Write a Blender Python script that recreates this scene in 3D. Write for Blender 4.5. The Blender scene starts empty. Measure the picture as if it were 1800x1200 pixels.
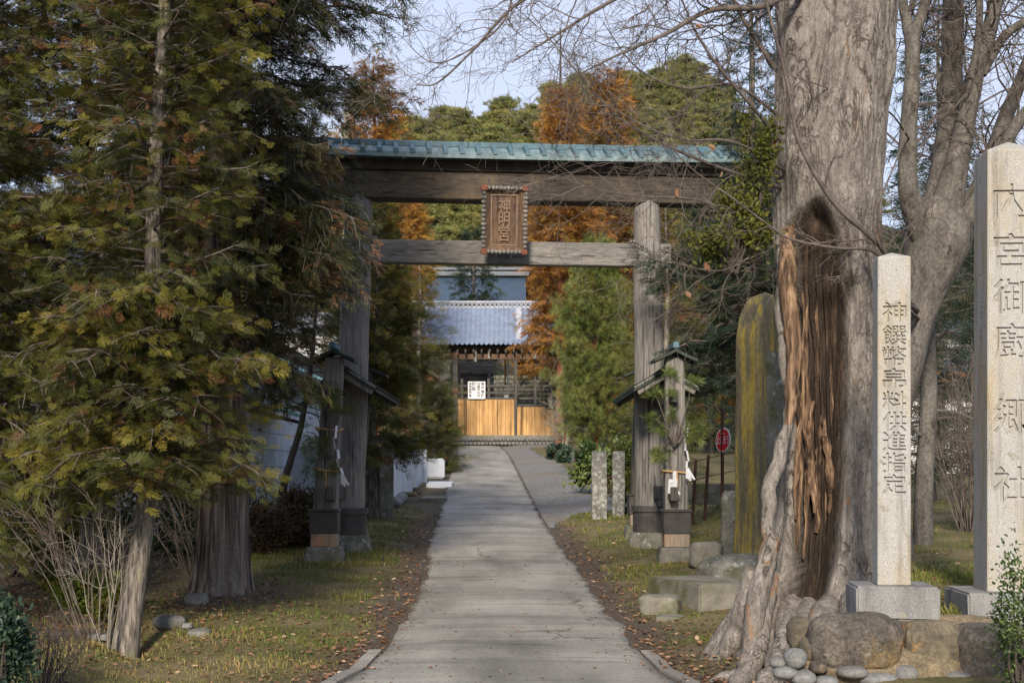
import bpy, bmesh, math, random
import numpy as np
from mathutils import Vector, Matrix
R = math.radians
rng = np.random.default_rng(7)
random.seed(7)
SC = bpy.context.scene
COL = SC.collection

# ------------------------------------------------------------------ camera, sky, sun, exposure
CZ = 1.33                       # camera height (ground at the gate is z = 0)
cam = bpy.data.cameras.new('camera')
cam.lens = 50.0; cam.sensor_width = 36.0; cam.shift_y = 230 / 1800
cam.clip_start = 0.1; cam.clip_end = 3000
camo = bpy.data.objects.new('camera', cam); COL.objects.link(camo)
camo.location = (0, 0, CZ); camo.rotation_euler = (R(90), 0, 0)
SC.camera = camo
SUN_EL, SUN_AZ = 27.0, 187.0    # azimuth clockwise from +Y (camera looks along +Y)
w = bpy.data.worlds.new('World'); SC.world = w; w.use_nodes = True
nt = w.node_tree; nt.nodes.clear()
wo = nt.nodes.new('ShaderNodeOutputWorld'); bg = nt.nodes.new('ShaderNodeBackground')
sky = nt.nodes.new('ShaderNodeTexSky'); sky.sky_type = 'NISHITA'; sky.sun_disc = False
sky.sun_elevation = R(SUN_EL); sky.sun_rotation = R(SUN_AZ); sky.air_density = 1.0; sky.dust_density = 1.0; sky.ozone_density = 2.0
tc = nt.nodes.new('ShaderNodeTexCoord'); mp = nt.nodes.new('ShaderNodeMapping'); mp.inputs['Scale'].default_value = (1.2, 1.2, 4.0)
nz = nt.nodes.new('ShaderNodeTexNoise'); nz.inputs['Scale'].default_value = 2.6; nz.inputs['Detail'].default_value = 6; nz.inputs['Distortion'].default_value = .4
rp = nt.nodes.new('ShaderNodeValToRGB'); rp.color_ramp.elements[0].position = .36; rp.color_ramp.elements[1].position = .66
rp.color_ramp.elements[0].color = (.84, .84, .84, 1); rp.color_ramp.elements[1].color = (.98, .98, .98, 1)
mx = nt.nodes.new('ShaderNodeMixRGB'); mx.inputs[2].default_value = (1.95, 2.12, 2.65, 1)
nt.links.new(tc.outputs['Generated'], mp.inputs[0]); nt.links.new(mp.outputs[0], nz.inputs['Vector'])
nt.links.new(nz.outputs['Fac'], rp.inputs[0]); nt.links.new(rp.outputs[0], mx.inputs[0])
nt.links.new(sky.outputs[0], mx.inputs[1]); nt.links.new(mx.outputs[0], bg.inputs[0])
bg.inputs[1].default_value = 0.15
nt.links.new(bg.outputs[0], wo.inputs[0])
sl = bpy.data.lights.new('sun', 'SUN'); sl.energy = 2.7; sl.angle = R(9); sl.color = (1.0, .87, .70)
so = bpy.data.objects.new('sun', sl); COL.objects.link(so)
sdir = Vector((math.sin(R(SUN_AZ)) * math.cos(R(SUN_EL)), math.cos(R(SUN_AZ)) * math.cos(R(SUN_EL)), math.sin(R(SUN_EL))))
so.rotation_euler = sdir.to_track_quat('Z', 'Y').to_euler(); so.location = (-20, -30, 30)
SC.view_settings.view_transform = 'Standard'; SC.view_settings.look = 'None'
SC.view_settings.exposure = 1.25; SC.view_settings.gamma = 1.0
try: SC.view_settings.use_curve_mapping = False
except Exception: pass
SC.cycles.max_bounces = 5; SC.cycles.diffuse_bounces = 3; SC.cycles.transparent_max_bounces = 4

# ------------------------------------------------------------------ helpers
def P(px, py, d):
    """world point seen at photo pixel (px, py) at distance d in front of the camera"""
    return np.array([(px - 900) / 2500 * d, d, CZ - (py - 830) / 2500 * d])
def sst(a, b, x):
    t = np.clip((np.asarray(x, float) - a) / (b - a), 0, 1); return t * t * (3 - 2 * t)
def gbase(y):
    y = np.asarray(y, float)
    z = -1.208 + .0505 * y
    z = np.where(y < 8, -.804 - .02 * (8 - y), z)
    return np.where(y > 86, 3.135 + .02 * (y - 86), z)
_ns = np.random.default_rng(3)
_K = [(_ns.normal(size=3), _ns.uniform(0, 6.28)) for _ in range(24)]
def vnoise(V, scale=1.0, octs=3):
    """smooth pseudo noise, about -1..1"""
    V = np.asarray(V, float) * scale; out = 0; amp = 1; k = 0
    for o in range(octs):
        s = 0
        for j in range(5):
            d, ph = _K[(k) % 24]; k += 1
            s = s + np.sin(V @ d * (1.9 ** o) * 1.3 + ph)
        out = out + amp * s / 2.6; amp *= .5
    return out / 1.6
def rdedge(y):
    ys = np.array([5, 12.8, 13.4, 14.3, 15.5, 16, 18.2, 21.5, 24.7, 31.8, 43.3, 65.9, 78, 90])
    l = np.array([-2.2, -1.56, -1.38, -1.30, -1.27, -1.25, -1.23, -1.26, -1.46, -1.62, -1.97, -2.58, -2.95, -3.4])
    r = np.array([2.1, 1.52, 1.36, 1.28, 1.24, 1.22, 1.09, 1.00, .83, .60, .36, -.13, -.60, -.9])
    return np.interp(y, ys, l), np.interp(y, ys, r)
def ground(x, y):
    x = np.asarray(x, float); y = np.asarray(y, float)
    z = gbase(y)
    l, r = rdedge(y)
    off = np.maximum(l - x, x - r)                       # distance outside the road
    z = z - .03 + .07 * sst(.2, 1.3, off) + .03 * vnoise(np.stack([x, y, 0 * x], -1), 1.1, 3) * sst(.1, .8, off)
    # raised bank on the right, held by the boulder wall in front
    z = z + .70 * sst(2.5, 4.2, x) * sst(11.0, 12.2, y) * (1 - .7 * sst(24, 34, y)) * (1 - .6 * sst(17, 20, y) * (1 - sst(3.4, 4.6, x)))
    z = z + .42 * sst(1.7, 2.8, x) * (1 - sst(11.2, 12.6, y))
    # root mound round the big hollow tree
    z = z + .22 * np.exp(-(((x - 3.0) / 1.0) ** 2 + ((y - 13.6) / 1.2) ** 2))
    # small ditch and lower garden on the left
    z = z - .22 * np.exp(-((x + 4.35 + .35 * (y - 16)) / .28) ** 2) * sst(13.5, 14.5, y) * (1 - sst(18, 19.5, y))
    z = z - .10 * sst(-4.2, -6.5, x)
    return z
def gz(x, y): return float(ground(np.array([x]), np.array([y]))[0])

class MB:
    """collects geometry in world coordinates; build() links it as ONE mesh object"""
    def __init__(s): s.V = []; s.F = []; s.T = []; s.n = 0
    def add(s, V, F, tint=0.0):
        V = np.asarray(V, float).reshape(-1, 3)
        if isinstance(F, np.ndarray): s.F.append(F.astype(np.int64) + s.n)
        else:
            by = {}
            for f in F: by.setdefault(len(f), []).append(f)
            for k in by: s.F.append(np.array(by[k], np.int64) + s.n)
        t = np.asarray(tint, float); s.T.append(np.full(len(V), float(t)) if t.ndim == 0 else t)
        s.V.append(V); s.n += len(V); return s
    def mesh(s, name, mat, smooth=False, off=(0, 0, 0)):
        me = bpy.data.meshes.new(name)
        V = np.concatenate(s.V) - np.asarray(off, float); T = np.concatenate(s.T)
        lv = np.concatenate([f.ravel() for f in s.F]); tot = np.concatenate([np.full(len(f), f.shape[1], np.int32) for f in s.F])
        st = np.concatenate([[0], np.cumsum(tot)[:-1]]).astype(np.int32)
        me.vertices.add(len(V)); me.vertices.foreach_set('co', V.astype(np.float32).ravel())
        me.loops.add(len(lv)); me.loops.foreach_set('vertex_index', lv.astype(np.int32))
        me.polygons.add(len(tot)); me.polygons.foreach_set('loop_start', st); me.polygons.foreach_set('loop_total', tot)
        me.polygons.foreach_set('use_smooth', np.full(len(tot), bool(smooth)))
        a = me.attributes.new('tint', 'FLOAT', 'POINT'); a.data.foreach_set('value', T.astype(np.float32))
        me.update(calc_edges=True); me.validate()
        if mat: me.materials.append(mat)
        return me
    def build(s, name, mat, parent=None, loc=None, smooth=False, label=None):
        off = np.array(wloc(parent)) if parent is not None else (np.array(loc, float) if loc is not None else np.zeros(3))
        o = bpy.data.objects.new(name, s.mesh(name, mat, smooth, off)); COL.objects.link(o)
        if parent is not None: o.parent = parent
        else: o.location = off
        if label: o['label'] = label
        return o
def wloc(o):
    v = Vector((0, 0, 0))
    while o is not None: v = v + o.location; o = o.parent
    return v
def tag(o, label, cat, group=None, kind=None):
    if label: o['label'] = label
    if cat: o['category'] = cat
    if group: o['group'] = group
    if kind: o['kind'] = kind
    return o
def thing(name, label, cat, loc=(0, 0, 0), group=None):
    o = bpy.data.objects.new(name, None); COL.objects.link(o); o.location = tuple(float(c) for c in loc); o.empty_display_size = .2
    return tag(o, label, cat, group)
def structure(o): o['kind'] = 'structure'; return o
def copy_tree(o, parent=None):
    c = o.copy(); COL.objects.link(c)
    if parent is not None: c.parent = parent
    for ch in list(o.children): copy_tree(ch, c)
    return c

def bevbox(size, bev=.01, seg=1):
    bm = bmesh.new(); bmesh.ops.create_cube(bm, size=1)
    bmesh.ops.scale(bm, vec=size, verts=bm.verts)
    if bev > 0: bmesh.ops.bevel(bm, geom=bm.edges[:], offset=bev, segments=seg, affect='EDGES', clamp_overlap=True)
    bm.verts.index_update()
    V = np.array([v.co[:] for v in bm.verts]); F = [[v.index for v in f.verts] for f in bm.faces]
    bm.free(); return V, F
def rotz(V, a):
    c, s = math.cos(a), math.sin(a); V = np.asarray(V)
    return np.stack([V[:, 0] * c - V[:, 1] * s, V[:, 0] * s + V[:, 1] * c, V[:, 2]], -1)
def roty(V, a):
    c, s = math.cos(a), math.sin(a); V = np.asarray(V)
    return np.stack([V[:, 0] * c + V[:, 2] * s, V[:, 1], -V[:, 0] * s + V[:, 2] * c], -1)
def rotx(V, a):
    c, s = math.cos(a), math.sin(a); V = np.asarray(V)
    return np.stack([V[:, 0], V[:, 1] * c - V[:, 2] * s, V[:, 1] * s + V[:, 2] * c], -1)
def box(mb, c, size, rz=0, bev=.008, tint=0.0, ry=0, rx=0, seg=1):
    V, F = bevbox(size, bev, seg)
    if rx: V = rotx(V, rx)
    if ry: V = roty(V, ry)
    if rz: V = rotz(V, rz)
    mb.add(V + np.asarray(c, float), F, tint); return mb
def subdbox(size, cuts=6, bev=.02):
    bm = bmesh.new(); bmesh.ops.create_cube(bm, size=1); bmesh.ops.scale(bm, vec=size, verts=bm.verts)
    bmesh.ops.bevel(bm, geom=bm.edges[:], offset=bev, segments=2, affect='EDGES', clamp_overlap=True)
    bmesh.ops.subdivide_edges(bm, edges=[e for e in bm.edges if e.calc_length() > min(size) * .4], cuts=cuts, use_grid_fill=True)
    bmesh.ops.triangulate(bm, faces=[f for f in bm.faces if len(f.verts) > 4])
    bm.verts.index_update()
    V = np.array([v.co[:] for v in bm.verts]); F = [[v.index for v in f.verts] for f in bm.faces]; bm.free(); return V, F
def taper(mb, p0, p1, s0, s1, rz=0, bev=.012, tint=0.0):
    """four sided tapering post from p0 (size s0) to p1 (size s1)"""
    V, F = bevbox((1, 1, 1), .0, 1)
    bm = bmesh.new(); bmesh.ops.create_cube(bm, size=1)
    p0 = np.asarray(p0, float); p1 = np.asarray(p1, float)
    for v in bm.verts:
        t = v.co.z + .5; s = (np.array(s0) * (1 - t) + np.array(s1) * t)
        xy = rotz(np.array([[v.co.x * s[0], v.co.y * s[1], 0]]), rz)[0]
        v.co = Vector(p0 * (1 - t) + p1 * t + xy)
    if bev > 0: bmesh.ops.bevel(bm, geom=bm.edges[:], offset=bev, segments=1, affect='EDGES', clamp_overlap=True)
    bmesh.ops.recalc_face_normals(bm, faces=bm.faces)
    bm.verts.index_update()
    mb.add([v.co[:] for v in bm.verts], [[v.index for v in f.verts] for f in bm.faces], tint); bm.free(); return mb
def tube(mb, pts, rad, n=8, tint=0.0, cap=True, jit=0.0):
    pts = np.asarray(pts, float); m = len(pts)
    rad = np.full(m, rad, float) if np.ndim(rad) == 0 else np.asarray(rad, float)
    t = np.gradient(pts, axis=0); t /= np.linalg.norm(t, axis=1)[:, None] + 1e-9
    u = np.cross(t[0], [0.3, .2, 1.0]); 
    if np.linalg.norm(u) < .1: u = np.cross(t[0], [1, 0, 0])
    a = np.linspace(0, 2 * math.pi, n, endpoint=False); rings = []
    for i in range(m):
        u = u - t[i] * (u @ t[i]); u /= np.linalg.norm(u) + 1e-9; v = np.cross(t[i], u)
        r = rad[i] * (1 + (rng.normal(size=n) * jit if jit else 0))
        rings.append(pts[i] + np.outer(np.cos(a) * r, u) + np.outer(np.sin(a) * r, v))
    V = np.concatenate(rings); i = np.arange(m - 1)[:, None] * n; j = np.arange(n)[None]; k = (j + 1) % n
    F = np.stack([i + j, i + k, i + n + k, i + n + j], -1).reshape(-1, 4)
    if cap and rad[-1] > .004:
        V = np.concatenate([V, pts[-1:]]); jj = np.arange(n)
        F2 = np.stack([(m - 1) * n + jj, (m - 1) * n + (jj + 1) % n, np.full(n, m * n)], -1)
        mb.add(V, F, tint); mb.F.append(F2 + mb.n - len(V)); return mb
    return mb.add(V, F, tint)
def smoothline(pts, n):
    """Catmull-Rom through pts"""
    pts = np.asarray(pts, float); p = np.concatenate([[2 * pts[0] - pts[1]], pts, [2 * pts[-1] - pts[-2]]])
    out = []; m = len(pts) - 1
    for s in np.linspace(0, m - 1e-6, n):
        i = int(s); t = s - i; a, b, c, d = p[i:i + 4]
        out.append(.5 * (2 * b + (c - a) * t + (2 * a - 5 * b + 4 * c - d) * t * t + (3 * b - a - 3 * c + d) * t ** 3))
    return np.array(out)
_ico = {}
def ico(sub):
    if sub not in _ico:
        bm = bmesh.new(); bmesh.ops.create_icosphere(bm, subdivisions=sub, radius=1); bm.verts.index_update()
        _ico[sub] = (np.array([v.co[:] for v in bm.verts]), np.array([[v.index for v in f.verts] for f in bm.faces])); bm.free()
    return _ico[sub]
def rock(mb, c, size, seed, rz=0, sub=4, rough=.16, square=.45):
    V, F = ico(sub); s = np.random.default_rng(seed)
    q = np.sign(V) * np.abs(V) ** (1 - square); q = q / np.max(np.abs(q))
    V2 = V * (1 - square) + q * square
    d = vnoise(V2 + s.uniform(-50, 50, 3), 1.0, 4)
    n2 = vnoise(V2 + s.uniform(-50, 50, 3), 6.0, 2)
    n3 = vnoise(V2 + s.uniform(-50, 50, 3), 2.6, 3); V2 = V2 * (1 + rough * d + .018 * n2 - .05 * np.abs(n3))[:, None] * np.asarray(size, float) / 2
    return mb.add(rotz(V2, rz) + np.asarray(c, float), F)
def scatter(mb, tmpl, pos, ax, nrm, scale, tint):
    """copies of a leaf template: its x along ax, z along nrm"""
    tv, tf = tmpl; N = len(pos); m = len(tv)
    ax = ax / (np.linalg.norm(ax, axis=1)[:, None] + 1e-9)
    lat = np.cross(nrm, ax); lat /= np.linalg.norm(lat, axis=1)[:, None] + 1e-9; nr = np.cross(ax, lat)
    s = np.broadcast_to(np.asarray(scale, float), (N,))[:, None, None]
    V = pos[:, None] + s * (tv[None, :, 0:1] * ax[:, None] + tv[None, :, 1:2] * lat[:, None] + tv[None, :, 2:3] * nr[:, None])
    F = (np.arange(N)[:, None, None] * m + tf[None]).reshape(-1, tf.shape[1])
    return mb.add(V.reshape(-1, 3), F, np.repeat(np.broadcast_to(np.asarray(tint, float), (N,)), m))

# ---- leaf templates (quads)
def diamonds(segs):
    """segs: base point, tip point, half width -> quads"""
    V = []; F = []
    for b, t, hw in segs:
        b = np.array(b, float); t = np.array(t, float); d = t - b; l = np.cross(d, [0, 0, 1.0]); l /= np.linalg.norm(l) + 1e-9
        if abs(d[2]) > .9 * np.linalg.norm(d): l = np.array([1.0, 0, 0])
        k = len(V); m = b + d * .5; V += [b, m + l * hw, t, m - l * hw]; F.append([k, k + 1, k + 2, k + 3])
    return np.array(V), np.array(F)
def t_cypress(seed, n=9, sub=2):
    """flat fan of scale leaf branchlets, each with side lobes"""
    s = np.random.default_rng(seed); segs = [((0, 0, 0), (1, 0, -.10), .022)]
    for i in range(n):
        x = .05 + .85 * i / (n - 1); L = (.42 * (1 - x) ** .8 + .13) * s.uniform(.8, 1.2)
        for sd in (-1, 1):
            if s.random() < .1: continue
            a = R(s.uniform(32, 52)); z0 = -.10 * x * x; b = np.array((x, 0, z0)); t = np.array((x + L * math.cos(a), sd * L * math.sin(a), z0 + s.uniform(-.10, .08))); segs.append((b, t, .020))
            for q in range(sub):
                f = (.35, .65)[q]; p = b + (t - b) * f; a2 = a + R(s.uniform(-5, 5)) + R(38) * (1 if q % 2 else -1); l2 = L * .42 * (1.2 - f)
                segs.append((p, p + np.array((l2 * math.cos(a2), sd * l2 * math.sin(a2), 0)), .017))
    return diamonds(segs)
def t_cedar(seed, n=18):
    s = np.random.default_rng(seed); segs = [((0, 0, 0), (.9, 0, 0), .02)]
    for i in range(n):
        x = .02 + .78 * i / n; a = s.uniform(0, 6.28); sp = s.uniform(.10, .30)
        tip = (x + s.uniform(.22, .40), sp * math.cos(a), sp * math.sin(a) - .1 * x)
        segs.append(((x, .02 * math.cos(a), .02 * math.sin(a)), tip, .024))
    return diamonds(segs)
def t_pine(seed, n=26, w=.022):
    s = np.random.default_rng(seed); segs = []
    for i in range(n):
        a = s.uniform(0, 6.28); th = R(s.uniform(15, 80)); x0 = s.uniform(0, .35)
        tip = (x0 + s.uniform(.7, 1) * math.cos(th), math.sin(th) * math.cos(a), math.sin(th) * math.sin(a))
        segs.append(((x0, 0, 0), tip, w))
    return diamonds(segs)
def t_clump(seed, n=10):
    s = np.random.default_rng(seed); segs = []
    for i in range(n):
        d = s.normal(size=3); d[2] = abs(d[2]) * .8; d /= np.linalg.norm(d); b = s.normal(size=3) * .18
        segs.append((b, b + d * s.uniform(.45, .8), s.uniform(.10, .16)))
    return diamonds(segs)
def t_leaf():
    V = np.array([(0, 0, 0), (.35, .26, .06), (.75, .2, .03), (1, 0, -.08), (.75, -.2, .03), (.35, -.26, .06), (.5, 0, -.03)])
    return V, np.array([[0, 6, 2, 1], [0, 5, 4, 6], [6, 4, 3, 2]])
CYP = [t_cypress(i) for i in range(4)]; CYPL = [t_cypress(20 + i, 6, 0) for i in range(3)]
CED = [t_cedar(i) for i in range(4)]; PIN = [t_pine(i) for i in range(3)]; PINL = [t_pine(40 + i, 14, .04) for i in range(3)]; CLU = [t_clump(i) for i in range(4)]; LEAF = [t_leaf()]
def scatter_mix(mb, tmpls, pos, ax, nrm, scale, tint, seed=0):
    s = np.random.default_rng(seed); k = s.integers(0, len(tmpls), len(pos))
    scale = np.broadcast_to(np.asarray(scale, float), (len(pos),)); tint = np.broadcast_to(np.asarray(tint, float), (len(pos),))
    for i, t in enumerate(tmpls):
        m = k == i
        if m.any(): scatter(mb, t, pos[m], ax[m], nrm[m], scale[m], tint[m])

# ------------------------------------------------------------------ materials
def ramp(nt, stops):
    r = nt.nodes.new('ShaderNodeValToRGB'); e = r.color_ramp.elements
    while len(e) < len(stops): e.new(.5)
    for el, (p, c) in zip(e, stops): el.position = p; el.color = (c[0], c[1], c[2], 1)
    return r
def new_mat(name, rough=.8):
    m = bpy.data.materials.new(name); m.use_nodes = True; nt = m.node_tree; b = nt.nodes['Principled BSDF']
    b.inputs['Roughness'].default_value = rough
    try: b.inputs['Specular IOR Level'].default_value = .3
    except Exception: pass
    return m, nt, b
def noise(nt, scale, stretch=(1, 1, 1), detail=6, rough=.6, dist=0.0, coord='Object'):
    t = nt.nodes.new('ShaderNodeTexCoord'); mp = nt.nodes.new('ShaderNodeMapping'); mp.inputs['Scale'].default_value = stretch
    n = nt.nodes.new('ShaderNodeTexNoise'); n.inputs['Scale'].default_value = scale; n.inputs['Detail'].default_value = detail
    n.inputs['Roughness'].default_value = rough; n.inputs['Distortion'].default_value = dist
    nt.links.new(t.outputs[coord], mp.inputs[0]); nt.links.new(mp.outputs[0], n.inputs['Vector']); return n
def mixc(nt, kind, fac, a, b):
    m = nt.nodes.new('ShaderNodeMixRGB'); m.blend_type = kind
    for i, v in ((0, fac), (1, a), (2, b)):
        if isinstance(v, (int, float)): m.inputs[i].default_value = v
        elif isinstance(v, tuple): m.inputs[i].default_value = (*v, 1)
        else: nt.links.new(v, m.inputs[i])
    return m.outputs[0]
def bump(nt, b, src, strength, dist=.02, prev=None):
    bp = nt.nodes.new('ShaderNodeBump'); bp.inputs['Strength'].default_value = strength; bp.inputs['Distance'].default_value = dist
    nt.links.new(src, bp.inputs['Height'])
    if prev is not None: nt.links.new(prev, bp.inputs['Normal'])
    nt.links.new(bp.outputs[0], b.inputs['Normal']); return bp.outputs[0]
def nmat(name, stops, scale=4, stretch=(1, 1, 1), rough=.85, bmp=.4, bdist=.02, patch=None, fine=None, metal=0):
    """noise-coloured surface; patch = (scale, low, high, colour) blotches; fine = (scale, amount) speckle"""
    m, nt, b = new_mat(name, rough); n = noise(nt, scale, stretch); r = ramp(nt, stops); nt.links.new(n.outputs['Fac'], r.inputs[0]); c = r.outputs[0]
    if patch:
        for ps, lo, hi, pc in (patch if isinstance(patch, list) else [patch]):
            pn = noise(nt, ps, (1, 1, 1) if len(stretch) == 0 else tuple(.3 + .7 * q / max(stretch) for q in stretch), 5); pr = ramp(nt, [(lo, (0, 0, 0)), (hi, (1, 1, 1))])
            nt.links.new(pn.outputs['Fac'], pr.inputs[0]); c = mixc(nt, 'MIX', pr.outputs[0], c, pc)
    if fine:
        fn = noise(nt, fine[0], (1, 1, 1), 2); fr = ramp(nt, [(.35, (1 - fine[1],) * 3), (.65, (1 + fine[1] * .0,) * 3)]); nt.links.new(fn.outputs['Fac'], fr.inputs[0]); c = mixc(nt, 'MULTIPLY', 1.0, c, fr.outputs[0])
    nt.links.new(c, b.inputs['Base Color']); b.inputs['Metallic'].default_value = metal
    if bmp: bump(nt, b, n.outputs['Fac'], bmp, bdist)
    return m
def leafmat(name, stops, trans=.25, rough=.55):
    m, nt, b = new_mat(name, rough); a = nt.nodes.new('ShaderNodeAttribute'); a.attribute_name = 'tint'
    r = ramp(nt, stops); nt.links.new(a.outputs['Fac'], r.inputs[0]); nt.links.new(r.outputs[0], b.inputs['Base Color'])
    t = nt.nodes.new('ShaderNodeBsdfTranslucent'); nt.links.new(r.outputs[0], t.inputs[0])
    mx = nt.nodes.new('ShaderNodeMixShader'); mx.inputs[0].default_value = trans; out = nt.nodes['Material Output']
    nt.links.new(b.outputs[0], mx.inputs[1]); nt.links.new(t.outputs[0], mx.inputs[2]); nt.links.new(mx.outputs[0], out.inputs[0]); return m
def wood(name, dark, lite, axis='z', rough=.85, fine=40, patch=None):
    st = {'z': (1, 1, .06), 'x': (.06, 1, 1), 'y': (1, .06, 1)}[axis]
    m, nt, b = new_mat(name, rough)
    n = noise(nt, fine, st, 8, .65); n2 = noise(nt, 2.2, tuple(.3 if q < 1 else 1 for q in st), 4)
    r = ramp(nt, [(.32, dark), (.68, lite)]); nt.links.new(n.outputs['Fac'], r.inputs[0])
    r2 = ramp(nt, [(.3, (.55, .55, .58)), (.7, (1.1, 1.08, 1.02))]); nt.links.new(n2.outputs['Fac'], r2.inputs[0])
    c = mixc(nt, 'MULTIPLY', 1.0, r.outputs[0], r2.outputs[0])
    n3 = noise(nt, fine * .45, tuple(.02 if q < 1 else 1 for q in st), 3); r3 = ramp(nt, [(.36, (.22, .21, .2)), (.42, (1, 1, 1))]); nt.links.new(n3.outputs['Fac'], r3.inputs[0])
    c = mixc(nt, 'MULTIPLY', .8, c, r3.outputs[0])
    if patch:
        pn = noise(nt, patch[0], (1, 1, 1), 4); pr = ramp(nt, [(patch[1], (0, 0, 0)), (patch[2], (1, 1, 1))]); nt.links.new(pn.outputs['Fac'], pr.inputs[0]); c = mixc(nt, 'MIX', pr.outputs[0], c, patch[3])
    nt.links.new(c, b.inputs['Base Color']); p = bump(nt, b, n.outputs['Fac'], .5, .012); bump(nt, b, r3.outputs[0], .5, .01, p); return m
M = {}
M['wood_grey'] = wood('weathered_grey_wood', (.10, .098, .096), (.29, .28, .27))
M['wood_beam'] = wood('dark_beam_wood', (.030, .027, .025), (.092, .078, .066), 'x', patch=(1.3, .52, .72, (.125, .092, .058)))
M['wood_tie'] = wood('grey_tie_wood', (.10, .098, .096), (.27, .262, .25), 'x')
M['wood_dark'] = wood('dark_post_wood', (.04, .038, .036), (.13, .122, .115))
M['wood_brown'] = wood('brown_plaque_wood', (.07, .045, .032), (.17, .11, .075), fine=30)
M['wood_carve'] = nmat('carved_letter_wood', [(.3, (.13, .085, .058)), (.7, (.24, .17, .115))], 20, bmp=.3)
M['wood_light'] = wood('fresh_wood_collar', (.22, .17, .13), (.42, .35, .29), patch=(3.0, .52, .66, (.34, .20, .11)))
M['wood_golden'] = wood('golden_fence_boards', (.36, .20, .075), (.60, .38, .17), fine=9)
M['band'] = nmat('dark_metal_band', [(.3, (.028, .027, .028)), (.7, (.06, .056, .055))], 6, rough=.55, bmp=.15)
M['red_corner'] = nmat('red_painted_corner', [(.3, (.10, .040, .026)), (.7, (.21, .08, .05))], 22)
M['copper'] = nmat('patina_copper', [(.25, (.075, .12, .14)), (.5, (.125, .185, .205)), (.75, (.22, .295, .315))], 3.0, (2.5, 1, .6), rough=.6, bmp=.15, patch=(1.7, .55, .75, (.10, .15, .15)))
M['copper_mid'] = nmat('blue_green_copper_seam', [(.25, (.035, .075, .10)), (.7, (.085, .16, .20))], 5, rough=.6, bmp=.15)  # darker blue than the panels; the battens' shaded side is put into the colour
M['copper_dark'] = nmat('dark_patina_copper', [(.3, (.010, .014, .013)), (.7, (.026, .040, .034))], 6, rough=.6, bmp=.2)
M['concrete'] = nmat('old_concrete', [(.3, (.13, .125, .105)), (.7, (.26, .25, .21))], 5, bmp=.4, patch=(2.2, .5, .66, (.10, .105, .05)), fine=(60, .3))
M['moss_stone'] = nmat('mossy_stone', [(.3, (.10, .10, .085)), (.7, (.24, .235, .205))], 4, bmp=.6, patch=[(2.5, .50, .64, (.09, .10, .045)), (9, .58, .66, (.34, .35, .33))], fine=(50, .4))
M['lichen_stone'] = nmat('lichened_stone', [(.3, (.11, .11, .10)), (.7, (.22, .215, .20))], 4, bmp=.6, patch=[(13, .50, .58, (.33, .34, .32))], fine=(50, .4))
M['boulder'] = nmat('brown_boulder', [(.28, (.045, .040, .036)), (.5, (.10, .088, .075)), (.72, (.17, .15, .125))], 6, bmp=1.0, bdist=.05, patch=[(2.3, .52, .66, (.17, .12, .055)), (8, .60, .66, (.20, .19, .16)), (11, .66, .72, (.38, .16, .04))], fine=(38, .5))
M['boulder_ochre'] = nmat('ochre_boulder', [(.3, (.07, .06, .046)), (.7, (.19, .16, .11))], 6, bmp=.8, bdist=.04, patch=[(7, .60, .68, (.42, .19, .04)), (2, .55, .7, (.12, .10, .085))], fine=(30, .35))
M['pebble'] = nmat('grey_cobble', [(.3, (.10, .102, .10)), (.7, (.24, .245, .25))], 5, bmp=.3, fine=(40, .2))
M['mortar'] = nmat('stained_mortar', [(.3, (.10, .08, .055)), (.7, (.24, .19, .12))], 6, bmp=.8, bdist=.04, patch=(3.5, .55, .7, (.23, .175, .095)), fine=(45, .45))
M['fieldstone'] = nmat('field_stone', [(.3, (.09, .09, .09)), (.7, (.22, .22, .21))], 4, bmp=.6, fine=(50, .3))
M['rust'] = nmat('rusty_steel', [(.3, (.04, .022, .018)), (.7, (.10, .05, .035))], 15, bmp=.2)
M['red_paint'] = nmat('red_sign_paint', [(.3, (.70, .015, .025)), (.7, (.78, .025, .035))], 6, rough=.4, bmp=.02)
M['white_paint'] = nmat('white_sign_paint', [(.3, (.72, .72, .72)), (.7, (.82, .82, .82))], 6, rough=.5, bmp=.02)
M['paper'] = nmat('white_paper', [(.3, (.50, .51, .55)), (.7, (.62, .63, .68))], 10, rough=.8, bmp=.05)
M['rope'] = nmat('straw_rope', [(.3, (.38, .22, .07)), (.7, (.55, .36, .14))], 40, bmp=.3)
M['blacktext'] = nmat('black_ink', [(.3, (.03, .03, .03)), (.7, (.06, .06, .06))], 9, bmp=0)
def granite(name, a, b, stain):
    m, nt, bs = new_mat(name, .75); n = noise(nt, 150, (1, 1, 1), 3, .8); r = ramp(nt, [(.34, tuple(x * .45 for x in a)), (.5, a), (.66, b)]); nt.links.new(n.outputs['Fac'], r.inputs[0])
    n2 = noise(nt, 2.0, (1.6, 1.6, .5), 5); r2 = ramp(nt, [(.45, (1, 1, 1)), (.7, stain)]); nt.links.new(n2.outputs['Fac'], r2.inputs[0])
    c = mixc(nt, 'MULTIPLY', 1.0, r.outputs[0], r2.outputs[0])
    n3 = noise(nt, 4.5, (2.2, 2.2, .22), 5); r3 = ramp(nt, [(.52, (1, 1, 1)), (.68, (.66, .65, .63))]); nt.links.new(n3.outputs['Fac'], r3.inputs[0]); c = mixc(nt, 'MULTIPLY', 1.0, c, r3.outputs[0])
    n4 = noise(nt, 11, (1, 1, 1), 4); r4 = ramp(nt, [(.62, (0, 0, 0)), (.68, (1, 1, 1))]); nt.links.new(n4.outputs['Fac'], r4.inputs[0]); c = mixc(nt, 'MIX', r4.outputs[0], c, (.22, .21, .175))
    nt.links.new(c, bs.inputs['Base Color']); bump(nt, bs, n.outputs['Fac'], .35, .006); return m
M['granite'] = granite('speckled_granite', (.32, .32, .31), (.43, .425, .405), (.97, .80, .54))
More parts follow.
